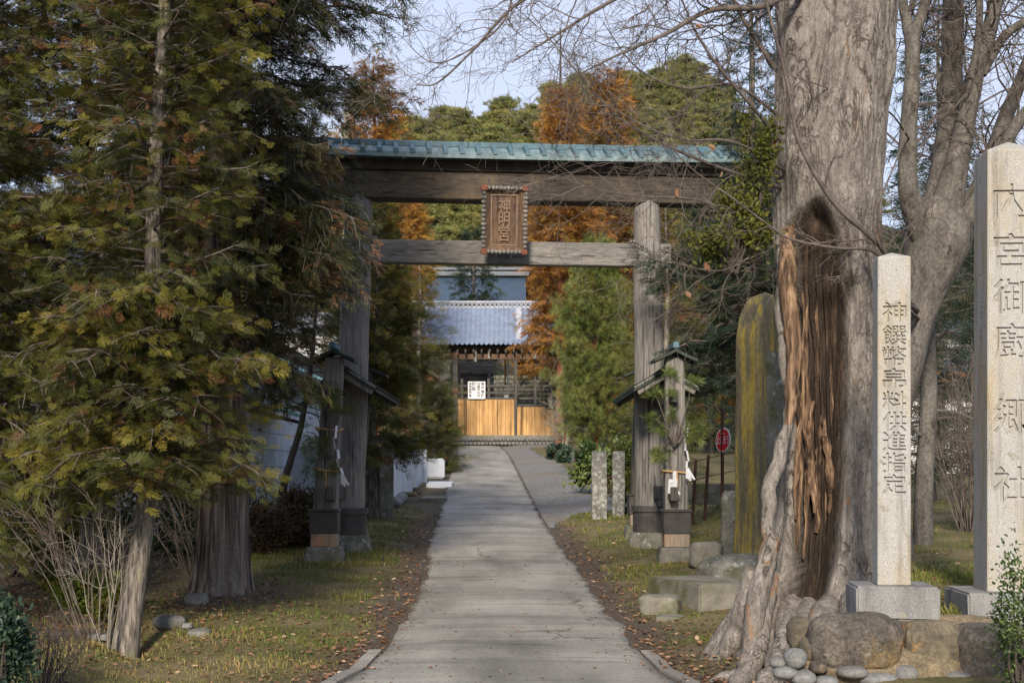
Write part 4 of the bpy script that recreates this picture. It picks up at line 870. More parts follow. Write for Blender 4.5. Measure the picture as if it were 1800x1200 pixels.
for x0, x1, pt, rz_ in ((797, 904, 702, 0), (909, 958, 715, 0), (958, 976, 720, 0)):
    m = MB(); n_ = max(2, int((SX(x1) - SX(x0)) / .24)); wd = (SX(x1) - SX(x0)) / n_
    for q in range(n_): box(m, (SX(x0) + wd * (q + .5), 79.95 + .006 * (q % 2), (SZ(768) + SZ(pt)) / 2), (wd - .012, .05, SZ(pt) - SZ(768)), 0, .004)
    m.build('board_panel', M['wood_golden'], gt)
m = MB()
for py in (678, 690, 700): box(m, (SX(850), 80.1, SZ(py)), (SX(904) - SX(780), .10, .13), 0, .01)
for py in (684, 700, 712): box(m, (SX(936), 80.1, SZ(py)), (SX(968) - SX(909), .10, .12), 0, .01)
for px in (812, 859, 941): box(m, (SX(px), 80.1, SZ(690)), (.16, .12, 1.6), 0, .01)
m.build('railing', M['wood_dark'], gt)
m = MB(); box(m, (SX(885), 80.1, SZ(768.5)), (6.6, .6, .24), 0, .02); m.build('sill_stone', M['concrete'], gt)
m = MB()
for r_i in range(2):
    for k in range(28): rock(m, (SX(792) + k * .215 + .1 * r_i, 79.85 - .05 * r_i, SZ(772.5) - .22 * r_i), (.25, .25, .24), 500 + k + 40 * r_i, 0, 2, .08, .3)
m.build('cobble_footing', M['fieldstone'], gt, smooth=True)
m = MB(); box(m, (SX(880), 80.25, SZ(780)), (6.4, .3, .7), 0, .02); m.build('footing_backing', M['band'], gt)
nb = thing('notice_board', 'white two page notice with black brush writing, propped on the golden board fence', 'notice', (SX(838), 79.8, SZ(702)))
m = MB(); box(m, (SX(838), 79.80, SZ(686)), (.98, .04, .98), 0, .004); m.build('sheet', M['paper'], nb)
m = MB(); box(m, (SX(838.5), 79.775, SZ(686)), (.02, .012, .98), 0, 0); m.build('centre_rail', M['wood_golden'], nb)
m = MB()
for k, (tx, sz_) in enumerate((('参拝順路', .20), ('社務所は右', .15), ('初詣', .24), ('神明宮参道', .15))):
    for q, ch in enumerate(tx):
        V, F = glyphs(ch, sz_, 0, 3, .004); m.add(np.stack([V[:, 0] + SX(838) + (.34, .12, -.17, -.36)[k], np.full(len(V), 79.776), V[:, 1] + SZ(675) - q * sz_ * 1.08], -1), F)
m.build('lettering', M['blacktext'], nb)
# inside the precinct: grey inner hall, mossy stone wall, flag poles, upper hall roof
ih = thing('inner_hall', 'weathered grey wooden hall wall seen through the gatehouse opening', 'shrine building', (SX(840, 88), 88, 4))
m = MB()
for q in range(9): box(m, (SX(830, 88), 88 + .02 * (q % 2), SZ(640, 88) - q * .32), (SX(868, 88) - SX(792, 88), .08, .30), 0, .01)
m.build('wall', M['wood_tie'], ih)
for px in (806, 860): m = MB(); box(m, (SX(px, 88), 87.8, SZ(690, 88)), (.22, .22, 2.6), 0, .02); m.build('post', M['wood_grey'], ih)
m = MB(); box(m, (SX(838, 88), 87.85, SZ(655, 88)), (2.6, .1, .14), 0, .01); m.build('lintel', M['concrete'], ih)
sw = MB()
for q in range(120):
    r_i = q // 15; rock(sw, (SX(862, 92) + (q % 15) * .34 + .15 * (r_i % 2), 92 + .03 * r_i, SZ(715, 92) + r_i * .27), (.42, .4, .33), 700 + q, 0, 2, .1, .5)
tag(sw.build('stone_wall', M['moss_stone'], None, (SX(900, 92), 92, 4), True), 'mossy dry stone wall inside the precinct, seen behind the gatehouse railing', 'stone wall')
fp = thing('flag_pole', 'thin white pole standing inside the gatehouse opening', 'pole', (SX(893, 84), 84, SZ(702, 84)))
m = MB(); tube(m, [(SX(893, 84), 84, SZ(702, 84)), (SX(893, 84), 84, SZ(600, 84))], .055, 8); m.build('shaft', M['white_paint'], fp)
m = MB(); box(m, (SX(890, 84), 83.9, SZ(697, 84)), (.24, .1, .2), 0, .01); m.build('name_plate', M['white_paint'], fp)
m = MB(); tube(m, [(SX(888, 85), 85, SZ(680, 85)), (SX(888, 85), 85, SZ(600, 85))], .05, 8); tag(m.build('bamboo_pole', M['rope'], None, (SX(888, 85), 85, SZ(680, 85))), 'tan bamboo pole upright beside the white pole in the opening', 'pole')
uh = thing('main_hall', 'upper shrine hall with a broad dark blue roof above the gatehouse', 'shrine building', (SX(850, 112), 114, 5))
m = MB(); m.add([(SX(700, 110), 109, SZ(545, 109)), (SX(925, 110), 109, SZ(545, 109)), (SX(925, 110), 114, SZ(487, 114)), (SX(770, 114), 114, SZ(487, 114)), (SX(925, 110), 120, SZ(545, 109)), (SX(700, 110), 120, SZ(545, 109))], [[0, 1, 2, 3], [2, 4, 5, 3], [0, 3, 5], [1, 4, 2]]); m.build('roof', nmat('slate_blue_sheet_roof', [(.3, (.028, .048, .080)), (.7, (.048, .075, .115))], 2, (7, 1, 1), rough=.45, bmp=.2), uh)
m = MB(); box(m, (SX(848, 114), 114, SZ(482, 114)), (SX(930, 114) - SX(766, 114), .8, .35), 0, .05); box(m, (SX(848, 114), 114, SZ(473, 114)), (SX(930, 114) - SX(766, 114) + .6, .6, .25), 0, .05); m.build('ridge', M['roofgrey'], uh)
m = MB(); box(m, (SX(820, 112), 115, (SZ(545, 109) + 3) / 2), (8, 8, SZ(545, 109) - 3), 0, .02); m.build('wall', M['wood_dark'], uh)

# ------------------------------------------------------------------ new year decorations on the brace posts
def shide(pts, wd, lb, wtop):
    """folded paper streamer hanging along a line of points"""
    root = thing('paper_streamer', lb, 'paper streamer', pts[0]); m = MB(); n_ = len(pts) - 1
    for k in range(n_):
        a = np.array(pts[k]); c_ = np.array(pts[k + 1]); d_ = (c_ - a); sid = np.array([wd, .02 * (-1) ** k, .3 * wd * (-1) ** k]); o = np.array([wd * .45 * (-1) ** k, -.012 * (k % 2), 0])
        q = [a - sid / 2 + o, a + sid / 2 + o, c_ + sid / 2 + o, c_ - sid / 2 + o]; q2 = [v + np.array([0, .003, 0]) for v in q]
        m.add(q + q2, [[0, 1, 2, 3], [7, 6, 5, 4], [0, 4, 5, 1], [1, 5, 6, 2], [2, 6, 7, 3], [3, 7, 4, 0]])
    m.build('folded_paper', M['paper'], root)
    m = MB(); e = np.array(pts[-1])
    for k in range(5):
        d_ = np.array([.03 * (k - 2) + .05, -.01 * k, -.16 - .02 * (k % 3)]); sid = np.array([.022, 0, .006])
        q = [e - sid, e + sid, e + d_ + sid * .6, e + d_ - sid * .6]; q2 = [v + np.array([0, .003, 0]) for v in q]; m.add(q + q2, [[0, 1, 2, 3], [7, 6, 5, 4], [0, 4, 5, 1], [1, 5, 6, 2], [2, 6, 7, 3], [3, 7, 4, 0]])
    m.build('paper_tassel', M['paper'], root); return root
gP = 'white paper streamers on the gate'
shide([P(590, 748, 21.95), P(588, 770, 21.93), P(592, 790, 21.93), P(594, 806, 21.92), P(597, 822, 21.92), P(601, 832, 21.9)], .034, 'long twisted white paper streamer on the left brace post', 0)
shide([P(1209, 745, 22.0), P(1206, 770, 21.98), P(1206, 792, 21.97), P(1209, 810, 21.97), P(1208, 822, 21.97)], .03, 'long twisted white paper streamer on the outer side of the right brace post', 0)
shide([P(1183, 828, 21.98), P(1183, 842, 21.96), P(1182, 848, 21.95)], .055, 'short broad white paper tag hanging on the front of the right brace post', 0)
pm = MB(); 
for k, (px, py, w_, h_) in enumerate(((1187, 855, 7, 28), (1177, 855, 5, 24))):
    a = P(px, py, 21.95); V, F = bevbox((w_ * .0088, .004, h_ * .0088), 0); pm.add(roty(V, .1 if k else -.02) + a, F)
tag(pm.build('paper_tag', M['paper'], None, P(1183, 870, 21.95)), 'pair of plain white paper strips below the short tag on the right post', 'paper strip')
def rope(pxc, pyc, w_, lb, tail):
    root = thing('straw_rope', lb, 'rope', P(pxc, pyc, 22.1)); m = MB(); c = P(pxc, pyc, 22.30); hw = w_ * .0089 / 2
    q = [(-hw, -.20), (hw, -.20), (hw, .2), (-hw, .2), (-hw, -.20)]
    tube(m, [c + np.array([x * 1.02, y * 1.0, .02 * (-1) ** k]) for k, (x, y) in enumerate(q)], .014, 6); m.build('binding', M['rope'], root)
    m = MB(); a = c + np.array([0, -.22, 0]); tube(m, smoothline([a, a + np.array([.01, -.02, -.15]), a + np.array([-.01, 0, -tail])], 8), [.016] * 5 + [.012, .008, .005], 6); m.build('tail', M['rope'], root)
rope(575, 826, 44, 'golden straw rope with a hanging tail on the left brace post', .38)
rope(579, 755, 42, 'thin straw binding above the rope on the left brace post', .05)
rope(1186, 829, 44, 'straw rope tied round the right brace post', .55)
gpw = MB()
for k, (px, py, d_) in enumerate(((1016, 828, 49.5), (1023, 824, 49.4))):
    a = P(px, py, d_); V, F = ico(1); gpw.add(V * np.array([.07, .05, .13 if k == 0 else .16]) + a, F)
tag(gpw.build('white_offering', M['paper'], None, P(1016, 832, 49.5)), 'crumpled white papers on the verge by the far stone block', 'paper')
mk = MB(); x = SX(1033, 52); taper(mk, (x, 52, gz(x, 52) - .1), (x, 52, SZ(748, 52)), (.17, .12), (.16, .12)); box(mk, (x, 52, SZ(746, 52)), (.26, .2, .06), 0, .01)
tag(mk.build('marker_post', M['lichen_stone'], None, (x, 52, gz(x, 52))), 'thin whitish wooden marker post with dark cap among the far shrubs', 'post')
# ------------------------------------------------------------------ vegetation
def unit(v): return v / (np.linalg.norm(v, axis=-1, keepdims=True) + 1e-9)
def conifer(name, label, cat, x, y, H, r0, c0, Rf, nb, bark, leaf, tmpl, ssz, sp, droop=.25, up=.12, lean=(0, 0), curve=None, seed=1, base_t=.4, tv=.1, tip=.18, brown=.2, group=None, z0=None, flute=0, e0=5, subl=.42, hang=.2, sub_n=9, keep=None, extra=(), flare=.35, az_rng=None, vol=.12):
    s = np.random.default_rng(seed); zb = gz(x, y) - .08 if z0 is None else z0; root = thing(name, label, cat, (x, y, zb), group)
    zz = np.concatenate([np.linspace(0, 1.2, 10), np.linspace(1.5, H, 22)]); tt = zz / H
    def tr(h):
        t = np.asarray(h) / H; k = curve(np.asarray(h)) if curve else (lean[0] * t * H, lean[1] * t * H)
        return np.stack([x + k[0] + .03 * np.sin(np.asarray(h) * 1.3 + seed), y + k[1] + .03 * np.cos(np.asarray(h) * 1.1 + seed), zb + np.asarray(h)], -1)
    rr = r0 * ((1 - tt) ** .85 * .97 + .03) * (1 + flare * np.exp(-zz / .35))
    na = 120 if flute else 12; a = np.linspace(0, 2 * math.pi, na, endpoint=False); c = tr(zz); tm = MB()
    rel = 1 + (flute * np.exp(-zz / .9)[:, None] * (np.sin(a * 7 + 1)[None] * .6 + np.sin(a * 11 + seed)[None] * .4) + flute * .22 * np.sin(a * 17 + .6 * np.sin(zz)[:, None]) + flute * .20 * np.sin(a * 37 + .9 * np.sin(zz * 1.7)[:, None]) if flute else .04 * np.sin(a * 3 + seed)[None])
    V = np.stack([c[:, 0:1] + rr[:, None] * rel * np.cos(a), c[:, 1:2] + rr[:, None] * rel * np.sin(a), np.broadcast_to(c[:, 2:3], (len(zz), na))], -1).reshape(-1, 3)
    i = np.arange(len(zz) - 1)[:, None] * na; j = np.arange(na)[None]; tm.add(V, np.stack([i + j, i + (j + 1) % na, i + na + (j + 1) % na, i + na + j], -1).reshape(-1, 4))
    bm_ = MB(); pos = []; ax = []; nr = []; sc = []; ti = []
    specs = []
    for k in range(nb):
        t = c0 + (1 - c0) * ((k + s.random()) / nb) ** 1.0 * .985
        az = (k * 2.39996 + s.normal() * .35) if az_rng is None else s.uniform(*az_rng)
        specs.append((t, az, Rf(t) * s.uniform(.72, 1.12), None))
    for ex in extra: specs.append(ex)
    for t, az, L, el in specs:
        if L < .05: continue
        h = t * H; el = R(e0 + 35 * max(0, t - c0) / (1 - c0) + s.normal() * 9) if el is None else el
        u = np.linspace(0, 1, 7); d = np.array([math.cos(az), math.sin(az), 0])
        b = tr(h)[None] + L * u[:, None] * d[None] * math.cos(el) + np.array([0, 0, 1])[None] * (L * (math.sin(el) * u - droop * u ** 2 + up * u ** 3))[:, None]
        b[1:] += s.normal(size=(6, 3)) * .035 * L * u[1:, None]
        if keep is not None and not keep(b[-1]): continue
        tube(bm_, b, (.006 + .011 * L) * (1 - .85 * u) + .002, 5, cap=False)
        bt = base_t + s.normal() * tv
        ns = max(3, int(sub_n * L ** .6)); us = np.clip((np.arange(ns) + s.uniform(.2, .8, ns)) / ns * .85 + .15, 0, .99)
        for q, uu in enumerate(us):
            f = uu * 6; i0 = int(f); p0 = b[i0] * (1 - f + i0) + b[i0 + 1] * (f - i0); bd = unit(b[i0 + 1] - b[i0])
            sd = 1 if q % 2 else -1; a_ = R(s.uniform(30, 75)) * sd; ca, sa = math.cos(a_), math.sin(a_)
            dd = np.array([bd[0] * ca - bd[1] * sa, bd[0] * sa + bd[1] * ca, bd[2] * .6 + s.normal() * .15 - .12]); dd /= np.linalg.norm(dd)
            l = subl * L * (1.05 - .75 * uu) * s.uniform(.6, 1.2) + .10
            v = np.linspace(0, 1, 4); sb = p0[None] + l * v[:, None] * dd[None] - np.array([0, 0, 1])[None] * (hang * l * v ** 2)[:, None]
            tube(bm_, sb, .0055 * (1 - .7 * v) + .0015, 3, cap=False)
            n_ = max(2, int(l / sp)); vv = (np.arange(n_) + s.random(n_)) / n_; pp = p0[None] + l * vv[:, None] * dd[None] - np.array([0, 0, 1])[None] * (hang * l * vv ** 2)[:, None]
            pp = pp + s.normal(size=(n_, 3)) * vol * ssz * 2
            lat = np.cross(dd, [0, 0, 1.0]); al = dd[None] + lat[None] * (s.choice([-1, 1], n_) * s.uniform(.2, .9, n_))[:, None] + np.array([0, 0, 1])[None] * (-hang * vv + s.normal(size=n_) * .3)[:, None]
            pos.append(pp); ax.append(al); nr.append(np.array([0, 0, .55])[None] + s.normal(size=(n_, 3)) * .6); sc.append(ssz * s.uniform(.55, 1.35, n_))
            g_ = bt + tip * (uu * .6 + vv * .4 - .4) + s.normal(size=n_) * .06  # outer sprays lighter: new growth, plus sunlit gold tips put into the tint
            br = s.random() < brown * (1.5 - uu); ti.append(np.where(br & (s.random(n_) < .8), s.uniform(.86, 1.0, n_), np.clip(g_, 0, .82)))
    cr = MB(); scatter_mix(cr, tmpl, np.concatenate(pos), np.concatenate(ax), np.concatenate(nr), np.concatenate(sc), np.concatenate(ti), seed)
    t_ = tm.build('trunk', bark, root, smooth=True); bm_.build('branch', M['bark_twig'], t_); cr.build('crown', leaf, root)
    return root

LC = 'old conifers left of the road'
def slim(h):
    h = np.asarray(h, float); return (np.interp(h, [0, 1.6, 2.6, 5, 11], [0, .18, .26, .33, .45]), 0 * h)
conifer('conifer_tree', 'slim leaning conifer with golden green sprays and grey trunk, nearest the camera', 'conifer tree', -4.04, 14.9, 11.5, .125, .16, lambda t: 1.55 * (1 - t) ** .45 * (.75 + .25 * min(1, (t - .1) / .08)), 200, M['bark_thin'], M['l_cypress'], CYP, .15, .043, .22, .10, curve=slim, seed=11, sub_n=12, base_t=.33, tv=.14, tip=.38, brown=.13, group=LC, extra=[(.17 + .18 * k / 35, R(200 + (k * 37) % 120), .9 + .5 * ((k * 7) % 10) / 10, R(-4 + (k * 11) % 22)) for k in range(36)])
conifer('cedar_tree', 'thick cedar with fluted fibrous bark and drooping brownish foliage beside the gate', 'cedar tree', -3.78, 18.5, 14, .33, .21, lambda t: np.interp(t, [.2, .28, .36, .45, .52, .7, 1], [1.1, 1.25, 1.6, 2.2, 2.6, 2.1, .2]), 165, M['bark_cedar'], M['l_cedar'], CED, .21, .050, .34, .12, lean=(.004, 0), seed=12, sub_n=12, base_t=.36, tv=.14, tip=.2, brown=.2, group=LC, extra=[(.305 + .01 * k, R(-38 + (k * 29) % 55), 1.65 + .05 * ((k * 3) % 9), R(-6 + (k * 5) % 12)) for k in range(9)] + [(.24 + .01 * k, R(-50 + (k * 31) % 70), 1.0 + .04 * ((k * 3) % 7), R(-2 + (k * 5) % 12)) for k in range(4)], flute=.10, flare=.36, hang=.55, e0=0)
conifer('conifer_tree', 'leafy green conifer whose crown is cut off by the left picture edge', 'conifer tree', -6.35, 16.4, 10.5, .12, .12, lambda t: 2.0 * (1 - t) ** .5, 185, M['bark_thin'], M['l_cypress'], CYP, .155, .050, .24, .1, seed=13, sub_n=12, base_t=.32, tv=.12, tip=.3, brown=.12, group=LC)
conifer('conifer_tree', 'dark conifer standing behind the slim leaning trunk, further from the camera', 'conifer tree', -6.1, 20.5, 12.5, .16, .14, lambda t: 2.3 * (1 - t) ** .6, 130, M['bark_thin'], M['l_cypress'], CYP, .19, .062, .28, .1, seed=14, sub_n=12, base_t=.25, tv=.1, tip=.2, brown=.2, group=LC)
conifer('conifer_tree', 'dim conifer filling the upper left corner behind the leftmost crown', 'conifer tree', -7.0, 19.0, 11.5, .13, .12, lambda t: 2.0 * (1 - t) ** .5, 130, M['bark_thin'], M['l_cypress'], CYP, .2, .065, .24, .1, seed=17, sub_n=12, base_t=.3, tv=.12, tip=.25, brown=.2, group=LC)
conifer('cedar_tree', 'small cedar with rusty drooping sprays right behind the thick cedar', 'cedar tree', -4.6, 21.8, 11, .14, .42, lambda t: 1.9 * (1 - t) ** .5, 95, M['bark_cedar'], M['l_cedar'], CED, .26, .07, .4, .1, seed=15, sub_n=12, base_t=.40, tv=.16, tip=.15, brown=.4, group=LC, hang=.5)
# slim bare-stemmed tree before the tiled shed
def bend(h): h = np.asarray(h, float); return (np.interp(h, [0, 1.2, 2.0, 3, 5], [0, .22, .45, .60, .8]), 0 * h)
conifer('cedar_tree', 'thin dark curving trunk in front of the blue tiled shed', 'cedar tree', -4.25, 25.5, 5.5, .085, .42, lambda t: 1.2 * (1 - t) ** .4, 34, M['bark_dark'], M['l_cedar'], CED, .22, .065, .35, .1, curve=bend, seed=16, base_t=.35, tv=.15, brown=.4, hang=.5)
# conifers past the gate
GC = 'conifers along the lane behind the gate'
conifer('conifer_tree', 'green cypress with slim pale trunk just behind the left gate pillar', 'conifer tree', -2.98, 30.3, 6.9, .10, .20, lambda t: 1.75 * (1 - t) ** .45 * (.8 + .2 * math.sin(t * 14)), 130, M['bark_thin'], M['l_cypress'], CYP, .27, .075, .18, .10, lean=(.02, 0), seed=21, sub_n=12, base_t=.46, tv=.14, tip=.32, brown=.06, group=GC)
conifer('conifer_tree', 'yellowish conifer rising behind the pale concrete wall left of the lane', 'conifer tree', -4.6, 41, 9.5, .14, .12, lambda t: 2.4 * (1 - t) ** .5, 80, M['bark_thin'], M['l_cypress'], CYPL, .42, .17, .2, .1, seed=22, base_t=.3, tv=.15, tip=.3, brown=.15, group=GC)
conifer('yew_shrub', 'dense dark green yew bush at the left edge of the far lane', 'yew bush', -2.75, 50.5, 3.0, .12, .05, lambda t: 1.05 * (1 - t) ** .35, 130, M['bark_thin'], M['l_cypress'], CYPL, .30, .09, .1, .1, seed=23, base_t=.22, tv=.15, brown=.03, sub_n=12)
conifer('conifer_tree', 'dark conifer between the yew bush and the gatehouse', 'conifer tree', -3.9, 60, 8.5, .16, .06, lambda t: 2.1 * (1 - t) ** .5, 75, M['bark_thin'], M['l_cypress'], CYPL, .42, .17, .2, .1, seed=24, base_t=.28, tv=.1, tip=.2, brown=.1, group=GC)
conifer('pine_tree', 'bright green bushy pine right of the lane, beside the gate pillar', 'pine tree', 2.62, 44.5, 7.6, .13, .17, lambda t: np.interp(t, [.15, .3, .6, .9, 1], [1.2, 1.6, 1.4, .8, .15]), 120, M['bark_red'], M['l_pine'], PIN, .17, .075, .05, .22, seed=25, sub_n=13, base_t=.48, tv=.14, tip=.3, brown=.06, group=GC, e0=12)
conifer('conifer_tree', 'second green conifer behind the right gate pillar, taller than the bright pine', 'conifer tree', 4.35, 40, 8.6, .14, .12, lambda t: 1.9 * (1 - t) ** .5, 90, M['bark_thin'], M['l_cypress'], CYPL, .36, .14, .15, .1, seed=26, base_t=.36, tv=.12, tip=.3, brown=.08, group=GC)
conifer('fir_tree', 'dark spreading fir between the right gate pillar and the memorial slab', 'fir tree', 3.95, 23.2, 6.6, .13, .34, lambda t: 1.75 * (1 - t) ** .5 * (.85 + .2 * math.sin(t * 21)), 100, M['bark_dark'], M['l_fir'], CYP, .22, .07, .22, .06, seed=27, sub_n=12, base_t=.40, tv=.16, brown=.06, e0=2, extra=[(.66, R(196), 2.1, R(8)), (.64, R(190), 1.8, R(4)), (.48, R(200), 1.6, R(2)), (.68, R(186), 1.5, R(10))])
conifer('fir_tree', 'dark fir behind the forked bare tree at the right edge', 'fir tree', 7.9, 27, 6.2, .13, .10, lambda t: 2.2 * (1 - t) ** .5, 75, M['bark_dark'], M['l_fir'], CYPL, .34, .13, .2, .06, seed=28, base_t=.40, tv=.16, brown=.1)
conifer('fir_tree', 'dark fir filling the gap between the forked tree and the taller granite pillar', 'fir tree', 10.2, 31, 6.4, .13, .10, lambda t: 2.2 * (1 - t) ** .5, 75, M['bark_dark'], M['l_fir'], CYPL, .36, .14, .2, .06, seed=29, base_t=.45, tv=.16, brown=.15)
conifer('cedar_tree', 'tall dark cedar top showing beside the hollow trunk against the sky', 'cedar tree', 6.9, 41, 17.5, .2, .30, lambda t: 1.5 * (1 - t) ** .4, 85, M['bark_cedar'], M['l_fir'], CED, .45, .2, .35, .1, seed=30, base_t=.4, tv=.15, brown=.1, hang=.5)
conifer('cedar_tree', 'tall dark cedar seen between the upper limbs of the forked tree', 'cedar tree', 13.2, 44, 15.5, .2, .2, lambda t: 2.0 * (1 - t) ** .4, 85, M['bark_cedar'], M['l_fir'], CED, .5, .22, .35, .1, seed=31, base_t=.4, tv=.15, brown=.1, hang=.5)
GO = 'russet autumn cedars round the shrine'
def russet(label, x, y, H, Rm, seed, c0=.1, bt=.5, nb=150, ss=.62, z0=None):
    return conifer('autumn_cedar', label, 'cedar tree', x, y, H, .016 * H, c0, lambda t: Rm * (1 - t) ** .42 * (.85 + .2 * math.sin(t * 17 + seed)), nb, M['bark_red'], M['l_orange'], CED, ss, .17, .3, .14, seed=seed, base_t=bt, tv=.2, tip=.3, brown=.06, group=GO, hang=.4, z0=z0, sub_n=10)
russet('big russet cedar right of the gatehouse with a red brown trunk at the lane end', 2.5, 73, 18.5, 2.6, 41, .30, .46, 170)
russet('pointed russet cedar rising above the middle of the gate roof', 3.2, 92, 22.8, 3.9, 42, .2, .42)
russet('taller dark russet cedar just right of the pointed one above the gate roof', 6.4, 95, 25.0, 4.9, 43, .2, .36)
russet('broad russet cedar right of the tall pair, mostly below the gate roof line', 9.5, 98, 19.5, 4.0, 44, .15, .5)
russet('russet and green cedar above the left half of the gate roof', -6.4, 66, 18.6, 3.0, 45, .2, .34)
russet('orange cedar glimpsed between the beams by the left gate pillar', -6.2, 84, 16.5, 2.6, 46, .15, .62)
russet('dull russet cedar behind the upper hall roof', .5, 118, 19.0, 3.6, 47, .1, .2)
russet('orange cedar behind the hollow tree, glimpsed beyond the right gate pillar', 11.0, 78, 13.5, 2.6, 48, .1, .55)
for lb, x, y, H, sd, br in (('dark green cedar behind the name plaque between the beams', -2.8, 104, 16, 51, .1), ('dark green cedar behind the russet ones, right of the plaque', 4.0, 112, 19, 52, .1), ('dark green cedar far behind the left gate pillar', -10.5, 88, 16, 53, .2), ('tall green cedar behind the shed on the left', -14, 62, 13, 54, .2), ('green cedar beyond the right gate pillar, behind the bright pine', 8.6, 62, 12, 55, .1), ('tall green cedar hidden behind the hollow trunk', 14.5, 70, 13, 56, .1)):
    conifer('cedar_tree', lb, 'cedar tree', x, y, H, .014 * H, .08, lambda t: 3.0 * (1 - t) ** .55, 80, M['bark_cedar'], M['l_fir'], CED, .75, .34, .3, .1, seed=sd, base_t=.5, tv=.15, brown=br, hang=.4, group='dark cedars behind the shrine')
dt = thing('dead_tree', 'pale bare dead trunk rising above the left half of the gate roof', 'dead tree', (-6.85, 58.5, gz(-6.85, 58.5)))
m = MB(); tube(m, [(-6.85, 58.5, gz(-6.85, 58.5)), (-6.83, 58.5, 9), (-6.80, 58.5, 16.2)], [.2, .16, .12], 10); t_ = m.build('trunk', M['twig_pale'], dt, smooth=True)
m = MB(); tube(m, [(-6.8, 58.5, 14.9), (-7.3, 58.4, 15.3), (-7.8, 58.4, 15.25)], [.05, .035, .02], 6); tube(m, [(-6.8, 58.5, 14.6), (-7.2, 58.4, 14.9), (-7.5, 58.3, 15.5)], [.04, .03, .015], 6); m.build('branch', M['twig_pale'], t_)
dt = thing('dead_tree', 'thin bare spire standing above the russet cedars at the skyline', 'dead tree', (3.4, 99, gz(3.4, 99)))
m = MB(); tube(m, [(3.4, 99, gz(3.4, 99)), (3.35, 99, 20), (3.38, 99, 32.2)], [.2, .15, .05], 8); m.build('trunk', M['bark_dark'], dt)

# pines on the wooded hill: three kinds, copied
HPN = [t_pine(60 + i, 16, .05) for i in range(3)]
def hillpine(seed, H=9.0):
    s = np.random.default_rng(seed); root = thing('hill_pine', '', 'pine tree', (0, 0, 0)); m = MB(); tube(m, smoothline([(0, 0, -.5), (.2, .1, H * .4), (-.1, .15, H * .92)], 8), np.linspace(.2, .05, 8), 6)
    pos = []; ti = []; 
    for k in range(40):
        t = .28 + .72 * (k / 39) ** .8; az = k * 2.4 + s.normal() * .4; L = 3.7 * (1 - .72 * (t - .28) / .72) * s.uniform(.5, 1.05); c = np.array([math.cos(az) * L, math.sin(az) * L, t * H + s.normal() * .3])
        tube(m, [(0, 0, t * H - .5), c * np.array([.5, .5, 1]) - np.array([0, 0, .2]), c], [.06, .05, .02], 4, cap=False)
        n_ = 26; q = s.normal(size=(n_, 3)) * np.array([.60, .60, .16]) + c; pos.append(q); ti.append(np.clip(.5 + s.normal() * .15 + .35 * (q[:, 2] - c[2]) + s.normal(size=n_) * .08, 0, .9))
    pos = np.concatenate(pos); ti = np.concatenate(ti); n_ = len(pos); m.build('trunk', M['bark_red'], root)
    cr = MB(); scatter_mix(cr, HPN, pos, np.array([0, 0, 1.0])[None] + s.normal(size=(n_, 3)) * .45, s.normal(size=(n_, 3)), s.uniform(.45, .8, n_), ti, seed); cr.build('crown', M['l_hill'], root); return root
protos = [hillpine(k) for k in (61, 62, 63)]
s = np.random.default_rng(99); used = [0, 0, 0]; placed = []; tries = 0
while len(placed) < 265 and tries < 20000:
    tries += 1; d = s.uniform(140, 285); px = s.uniform(430, 1430) if s.random() < .82 else s.uniform(-150, 1950); X = (px - 900) / 2500 * d; z = float(hillz(np.array([X]), np.array([d]))[0]); py = 830 - (z + 7 - CZ) * 2500 / d
    if py > 520 or any((X - a) ** 2 + (d - b_) ** 2 < 4.3 ** 2 for a, b_ in placed): continue
    placed.append((X, d)); k = int(s.integers(0, 3)); o = protos[k] if not used[k] else copy_tree(protos[k]); used[k] = 1
    o.location = (X, d, z - .3); o.rotation_euler.z = s.uniform(0, 6.28); q = s.uniform(.75, 1.15); o.scale = (q, q, q * s.uniform(.9, 1.1)); tag(o, 'green pine on the wooded hill behind the shrine', 'pine tree', 'pines on the wooded hill')

# ------------------------------------------------------------------ the old hollow tree
BD = 13.8; sB = BD / 2500
hx0, hy0 = (1460 - 900) * sB, BD; hz0 = gz(hx0, hy0)
hol = thing('hollow_tree', 'huge old grey tree with a rotten split hollow and spreading roots, behind the slender pillar', 'tree', (hx0, hy0, hz0))
yy = [0, 100, 200, 300, 360, 450, 600, 800, 900, 1000, 1080, 1140, 1200]
lf = [1364, 1363, 1365, 1357, 1360, 1364, 1376, 1378, 1370, 1345, 1300, 1262, 1235]; rt = [1580, 1573, 1560, 1552, 1546, 1541, 1538, 1536, 1538, 1550, 1572, 1600, 1620]
zs = np.linspace(CZ - 370 * sB, CZ + 1250 * sB, 220); py_ = 830 - (zs - CZ) / sB
L_ = np.interp(py_, yy, lf); R_ = np.interp(py_, yy, rt); L_ = np.where(py_ < 0, 1364 - .02 * py_, L_); R_ = np.where(py_ < 0, 1580 - .10 * py_, R_)
cx = ((L_ + R_) / 2 - 900) * sB; rad = (R_ - L_) / 2 * sB; na = 300; a = np.linspace(0, 2 * math.pi, na, endpoint=False)   # angle 0 faces the camera, positive to the right
A, Zm = np.meshgrid(a, zs); PY = 830 - (Zm - CZ) / sB; Aw = (A + np.pi) % (2 * np.pi) - np.pi
P3 = np.stack([np.sin(A) * 1.2, np.cos(A) * 1.2, Zm], -1).reshape(-1, 3)
low = .10 * sst(700, 1150, PY)
rr = rad[:, None] * (1 + .04 * vnoise(P3, 1.2, 3).reshape(A.shape) + .022 * vnoise(P3 * np.array([3.4, 3.4, 1.3]), 2.4, 4).reshape(A.shape) + low * np.sin(A * 6 + 1.5 * np.sin(Zm)) + .02 * np.sin(A * 9 + .8 * Zm))
